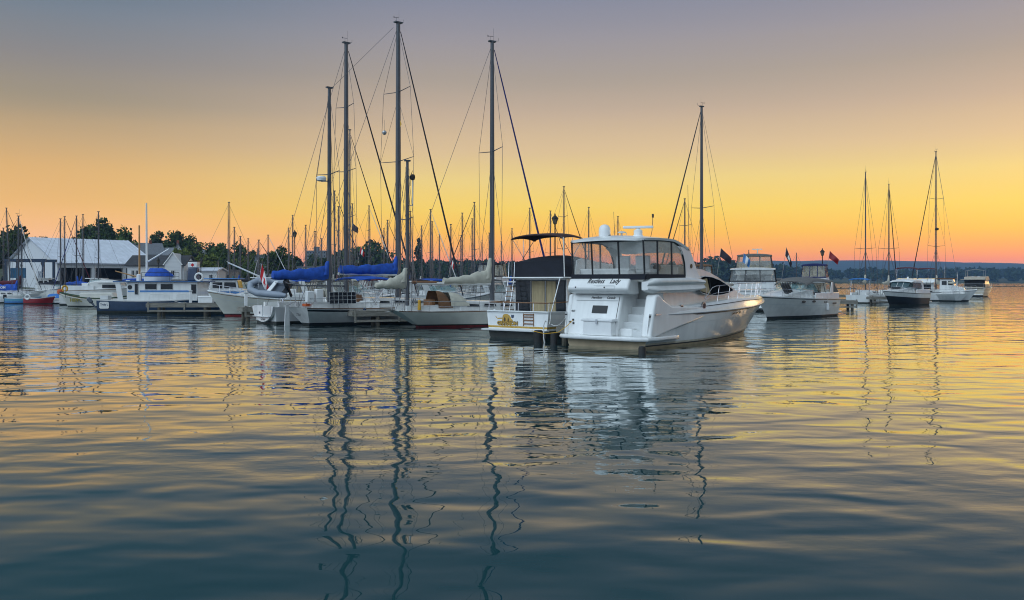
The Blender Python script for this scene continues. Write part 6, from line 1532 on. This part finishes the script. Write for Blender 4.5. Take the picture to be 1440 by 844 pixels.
TREES = [
    (-6, 190, 318, 'dark', 1, 1.1, 'dark tree at the edge of the picture beside the shed gable'), (14, 215, 342, 'mid', 2, 1.1, 'green tree between the edge tree and the shed gable'), (27, 235, 341, 'dark', 3, 1.2, 'dark tree low behind the shed gable apex'), (52, 262, 333, 'mid', 1, 1., 'small tree top showing above the shed ridge'),
    (118, 245, 327, 'dark', 2, 1.0, 'low dark tree above the shed ridge before the tallest tree'), (135, 240, 317, 'dark', 1, .95, 'dark domed tree behind the middle of the shed roof'), (152, 238, 313, 'dark', 3, 1.05, 'tallest dark tree rising behind the shed roof'), (174, 236, 325, 'mid', 2, .9, 'tree at the end of the shed roof above the grey gabled house'),
    (212, 262, 335, 'dark', 3, .9, 'dark tree beside the pale stepped house on the slope'), (231, 258, 325, 'dark', 1, 1.1, 'broad dark tree crowning the slope above the white gabled house'), (251, 262, 331, 'mid', 2, .9, 'tree between the two broad crowns on the slope'), (268, 255, 335, 'dark', 2, 1.0, 'dark tree with an open crown above the narrow white house'), (279, 250, 339, 'sparse', 5, 1.2, 'thin crowned tree at the end of the slope trees'),
    (255, 205, 352, 'light', 4, .8, 'bright yellow green tree below the slope trees'), (274, 208, 362, 'light', 6, 1.0, 'bright green bushy tree behind the houseboat funnel'), (292, 206, 359, 'light', 4, 1.1, 'broad bright green tree beyond the funnel'),
    (303, 235, 342, 'dark', 1, 1.0, 'dark tree where the skyline dips before the tall leaning mast'), (316, 225, 346, 'mid', 3, 1.0, 'tree just behind the tall leaning mast'), (336, 228, 346, 'dark', 2, 1.1, 'dark tree beyond the tall leaning mast'), (345, 215, 352, 'sparse', 7, 1.2, 'thin tree in front of the grey flat building'), (352, 208, 368, 'mid', 1, .9, 'round tree beside the grey flat building'),
    (392, 178, 350, 'dark', 3, .95, 'round dark tree behind the grey inflatable'), (383, 262, 352, 'sparse', 5, 1.1, 'bare looking thin tree behind the maple leaf flag'), (401, 195, 360, 'mid', 2, .8, 'low tree beside the lamp post by the trees'),
    (440, 420, 359, 'dark', 2, 1.2, 'dark tree in front of the apartment block'), (462, 330, 353, 'spruce', 8, 1.1, 'dark pointed tree behind the ketch mizzen mast'), (455, 300, 362, 'dark', 1, 1.2, 'low dark tree left of the pointed one under the blue mizzen cover'),
    (518, 330, 343, 'dark', 3, 1.15, 'large round dark tree standing between the two blue sail covers'), (506, 330, 352, 'mid', 1, .9, 'tree on the near flank of the large round tree'), (532, 335, 352, 'dark', 2, 1.0, 'dark tree on the far flank of the large round tree'), (494, 330, 360, 'light', 4, 1.0, 'yellowish tree beside the scoop sterned sloop mast'),
    (588.5, 300, 337, 'spruce', 9, .75, 'lone tall dark spruce behind the cream mizzen mast'),
]
for px, Y, py, kd, sd_, w_, lbl in TREES: tree_to(lbl, px, Y, py, kd, sd_, w_)
# far woods: one mass of crowns
def woods(name, label, px0, px1, n, dmin, dmax, hmin, hmax, s, nl, mat, seed, dens=None):
    rg = random.Random(seed); v, f = [], []
    for i in range(n):
        px = rg.uniform(px0, px1); Y = shore(px) + rg.uniform(dmin, dmax); zg = ground_z(px, Y)
        h = rg.uniform(hmin, hmax) * (1 + .35 * mnoise.noise(Vector((px * .02, Y * .004, 1.7)))); r_ = h * rg.uniform(.30, .5)
        x = (px - CX) / F * Y
        for _ in range(nl):
            d_ = Vector((rg.gauss(0, 1), rg.gauss(0, 1), rg.gauss(0, 1))).normalized() * rg.uniform(.6, 1.0)
            leaf_quad(v, f, Vector((x + d_.x * r_, Y + d_.y * r_, zg + h * .52 + d_.z * h * .5)), s * rg.uniform(.6, 1.3), rg)
    me = bpy.data.meshes.new(name); me.from_pydata([tuple(p) for p in v], [], f); me.materials.append(mat)
    o = bpy.data.objects.new(name, me); COL.objects.link(o)
    return tag(o, label, 'woods', None, 'stuff')
WOODM = leafmat('far_wood_leaves', (.035, .06, .024), .6); WOODM.node_tree.nodes['Noise Texture'].inputs['Scale'].default_value = .12
woods('near_woods', 'dark green wooded slope behind the marina masts', 470, 1010, 420, 4, 190, 6.5, 10, 1.4, 95, WOODM, 11)
woods('town_woods', 'low trees filling in behind the town houses', -300, 480, 70, 130, 210, 3, 5, 1.0, 90, WOODM, 12)
woods('far_shore_woods', 'bluish wooded far shore across the open lake', 980, 1700, 420, 5, 320, 9, 17, 2.6, 60, WOODM, 13)
woods('shore_bushes', 'dark bushes along the foot of the wooded slope', 480, 1010, 160, 1, 12, 4, 7, 1.1, 60, WOODM, 14)

# ------------------------------------------------------------------ air
HAZE = True
if HAZE:
    hm = bpy.data.materials.new('lake_haze'); hm.use_nodes = True
    nt = hm.node_tree; nt.nodes.remove(nt.nodes['Principled BSDF'])
    vol = nt.nodes.new('ShaderNodeVolumePrincipled'); vol.inputs['Color'].default_value = (.30, .54, .95, 1); vol.inputs['Density'].default_value = HAZE_D; vol.inputs['Anisotropy'].default_value = 0
    nt.links.new(vol.outputs['Volume'], nt.nodes['Material Output'].inputs['Volume'])
    m = MB(); m.box(-3600, 3600, -60, 3600, -3.2, 75, hm)
    tag(m.build('haze', tidy=True), 'thin evening haze over the lake', None, kind='stuff')
# ------------------------------------------------------------------ dockside clutter
def rope(label, a, b, sag=.35, r=.018, mt=None):
    A, B = Vector(a), Vector(b); m = MB()
    m.tube([(A.lerp(B, k / 10) - A - Vector((0, 0, sag * 4 * (k / 10) * (1 - k / 10)))) for k in range(11)], r, mt or OFFWHITE, 5)
    o = m.build('mooring_line'); o.location = A
    return tag(o, label, 'mooring line', 'mooring lines to the docks')
def pedestal(label, px, Y, z):
    t = thing('power_pedestal', label, 'power pedestal', at(px, Y, z), R(20), 'shore power pedestals on the docks')
    m = MB(); m.box(-.12, .12, -.12, .12, 0, .95, WHITEPLAS); m.build('post', t, bevel=.03)
    m = MB(); m.box(-.15, .15, -.15, .15, .95, 1.08, GELGREY); m.build('cap', t, bevel=.03)
def dockbox(label, px, Y, z, rz=0.):
    t = thing('dock_box', label, 'dock box', at(px, Y, z), rz, 'white dock boxes')
    m = MB(); m.box(-.6, .6, -.3, .3, 0, .5, WHITEPLAS); m.build('box_body', t, bevel=.03)
    m = MB(); m.box(-.65, .65, -.34, .34, .5, .6, WHITEPLAS, .05, .05); m.build('lid', t, bevel=.02)
pedestal('white power pedestal on the dock between the two ketches', 531, 60.5, .95)
pedestal('white power pedestal on the dock in front of the houseboat', 268, 75.1, 1.0)
pedestal('white power pedestal on the dock beside the curtained trawler', 782, 46.0, .78)
pedestal('white power pedestal on the short dock beside the scoop sterned sloop', 346, 67.5, .95)
pedestal('white power pedestal on the dock behind the express cruiser', 1164, 90.2, .9)
dockbox('white dock box on the dock in front of the houseboat bow', 290, 75.2, 1.0, R(4))
dockbox('white dock box on the dock between the two ketches', 520, 59.3, .95, R(24))
rope('mooring line from the blue covered ketch quarter to the dock', hA and placed(kA, 4.2, -1.9, 1.25)[0], at(497, 57.8, .98), .25)
rope('mooring line from the cream ketch stern to the dock beside it', placed(kC, .4, .8, 1.1)[0], at(527, 60, .98), .2)
rope('mooring line from the trawler stern to the dock end', placed(gryphon, .2, -1.95, 1.35)[0], at(772, 42.5, .8), .2)
rope('mooring line from the large cabin cruiser quarter to the dock', placed(yacht, 1.0, 2.3, 1.5)[0], at(775, 42.6, .8), .3)
rope('mooring line from the houseboat deck to the dock', placed(hb, 6.5, -1.95, 1.25)[0], at(262, 75.0, 1.02), .12)
rope('mooring line from the flared bow cruiser to the dock', placed(pb, 8.4, .6, 2.0)[0], at(300, 75.2, 1.02), .2)
rope('mooring line from the scoop sterned sloop to the short dock', placed(kB, .5, 1.4, 1.2)[0], at(350, 66.5, .98), .15)
def hung_fender(label, root, x, y, z, h=.6, mt=None, grp='fenders hung along the hulls'):
    p, rz = placed(root, x, y, z); m = MB(); m.lathe((0, 0, 0), [(.03, -h / 2), (.11, -h / 2 + .07), (.12, 0), (.11, h / 2 - .07), (.03, h / 2)], mt or WHITEPLAS, 10)
    o = m.build('fender'); o.location = p; tag(o, label, 'fender', grp)
    q = MB(); q.tube([(0, 0, h / 2 - .02), (0, 0, h / 2 + .4)], .012, OFFWHITE, 4); q.build('lanyard', o)
for lbl, root, H_, x, mt in (('pale fender hung at the bow side of the cream ketch next to the trawler', kC, hC, 10.4, CREAM), ('white fender hung amidships on the cream ketch', kC, hC, 6.2, WHITEPLAS), ('navy fender hung on the blue covered ketch beside the solar panel', kA, hA, 3.9, NAVY), ('white fender hung on the express cruiser near its stern', ex, hx, 3.0, WHITEPLAS)):
    sd = 1 if root is ex else -1
    X, y, z = H_.pt(H_.t(x), .75); hung_fender(lbl, root, x, sd * (y + .12), .8, mt=mt)
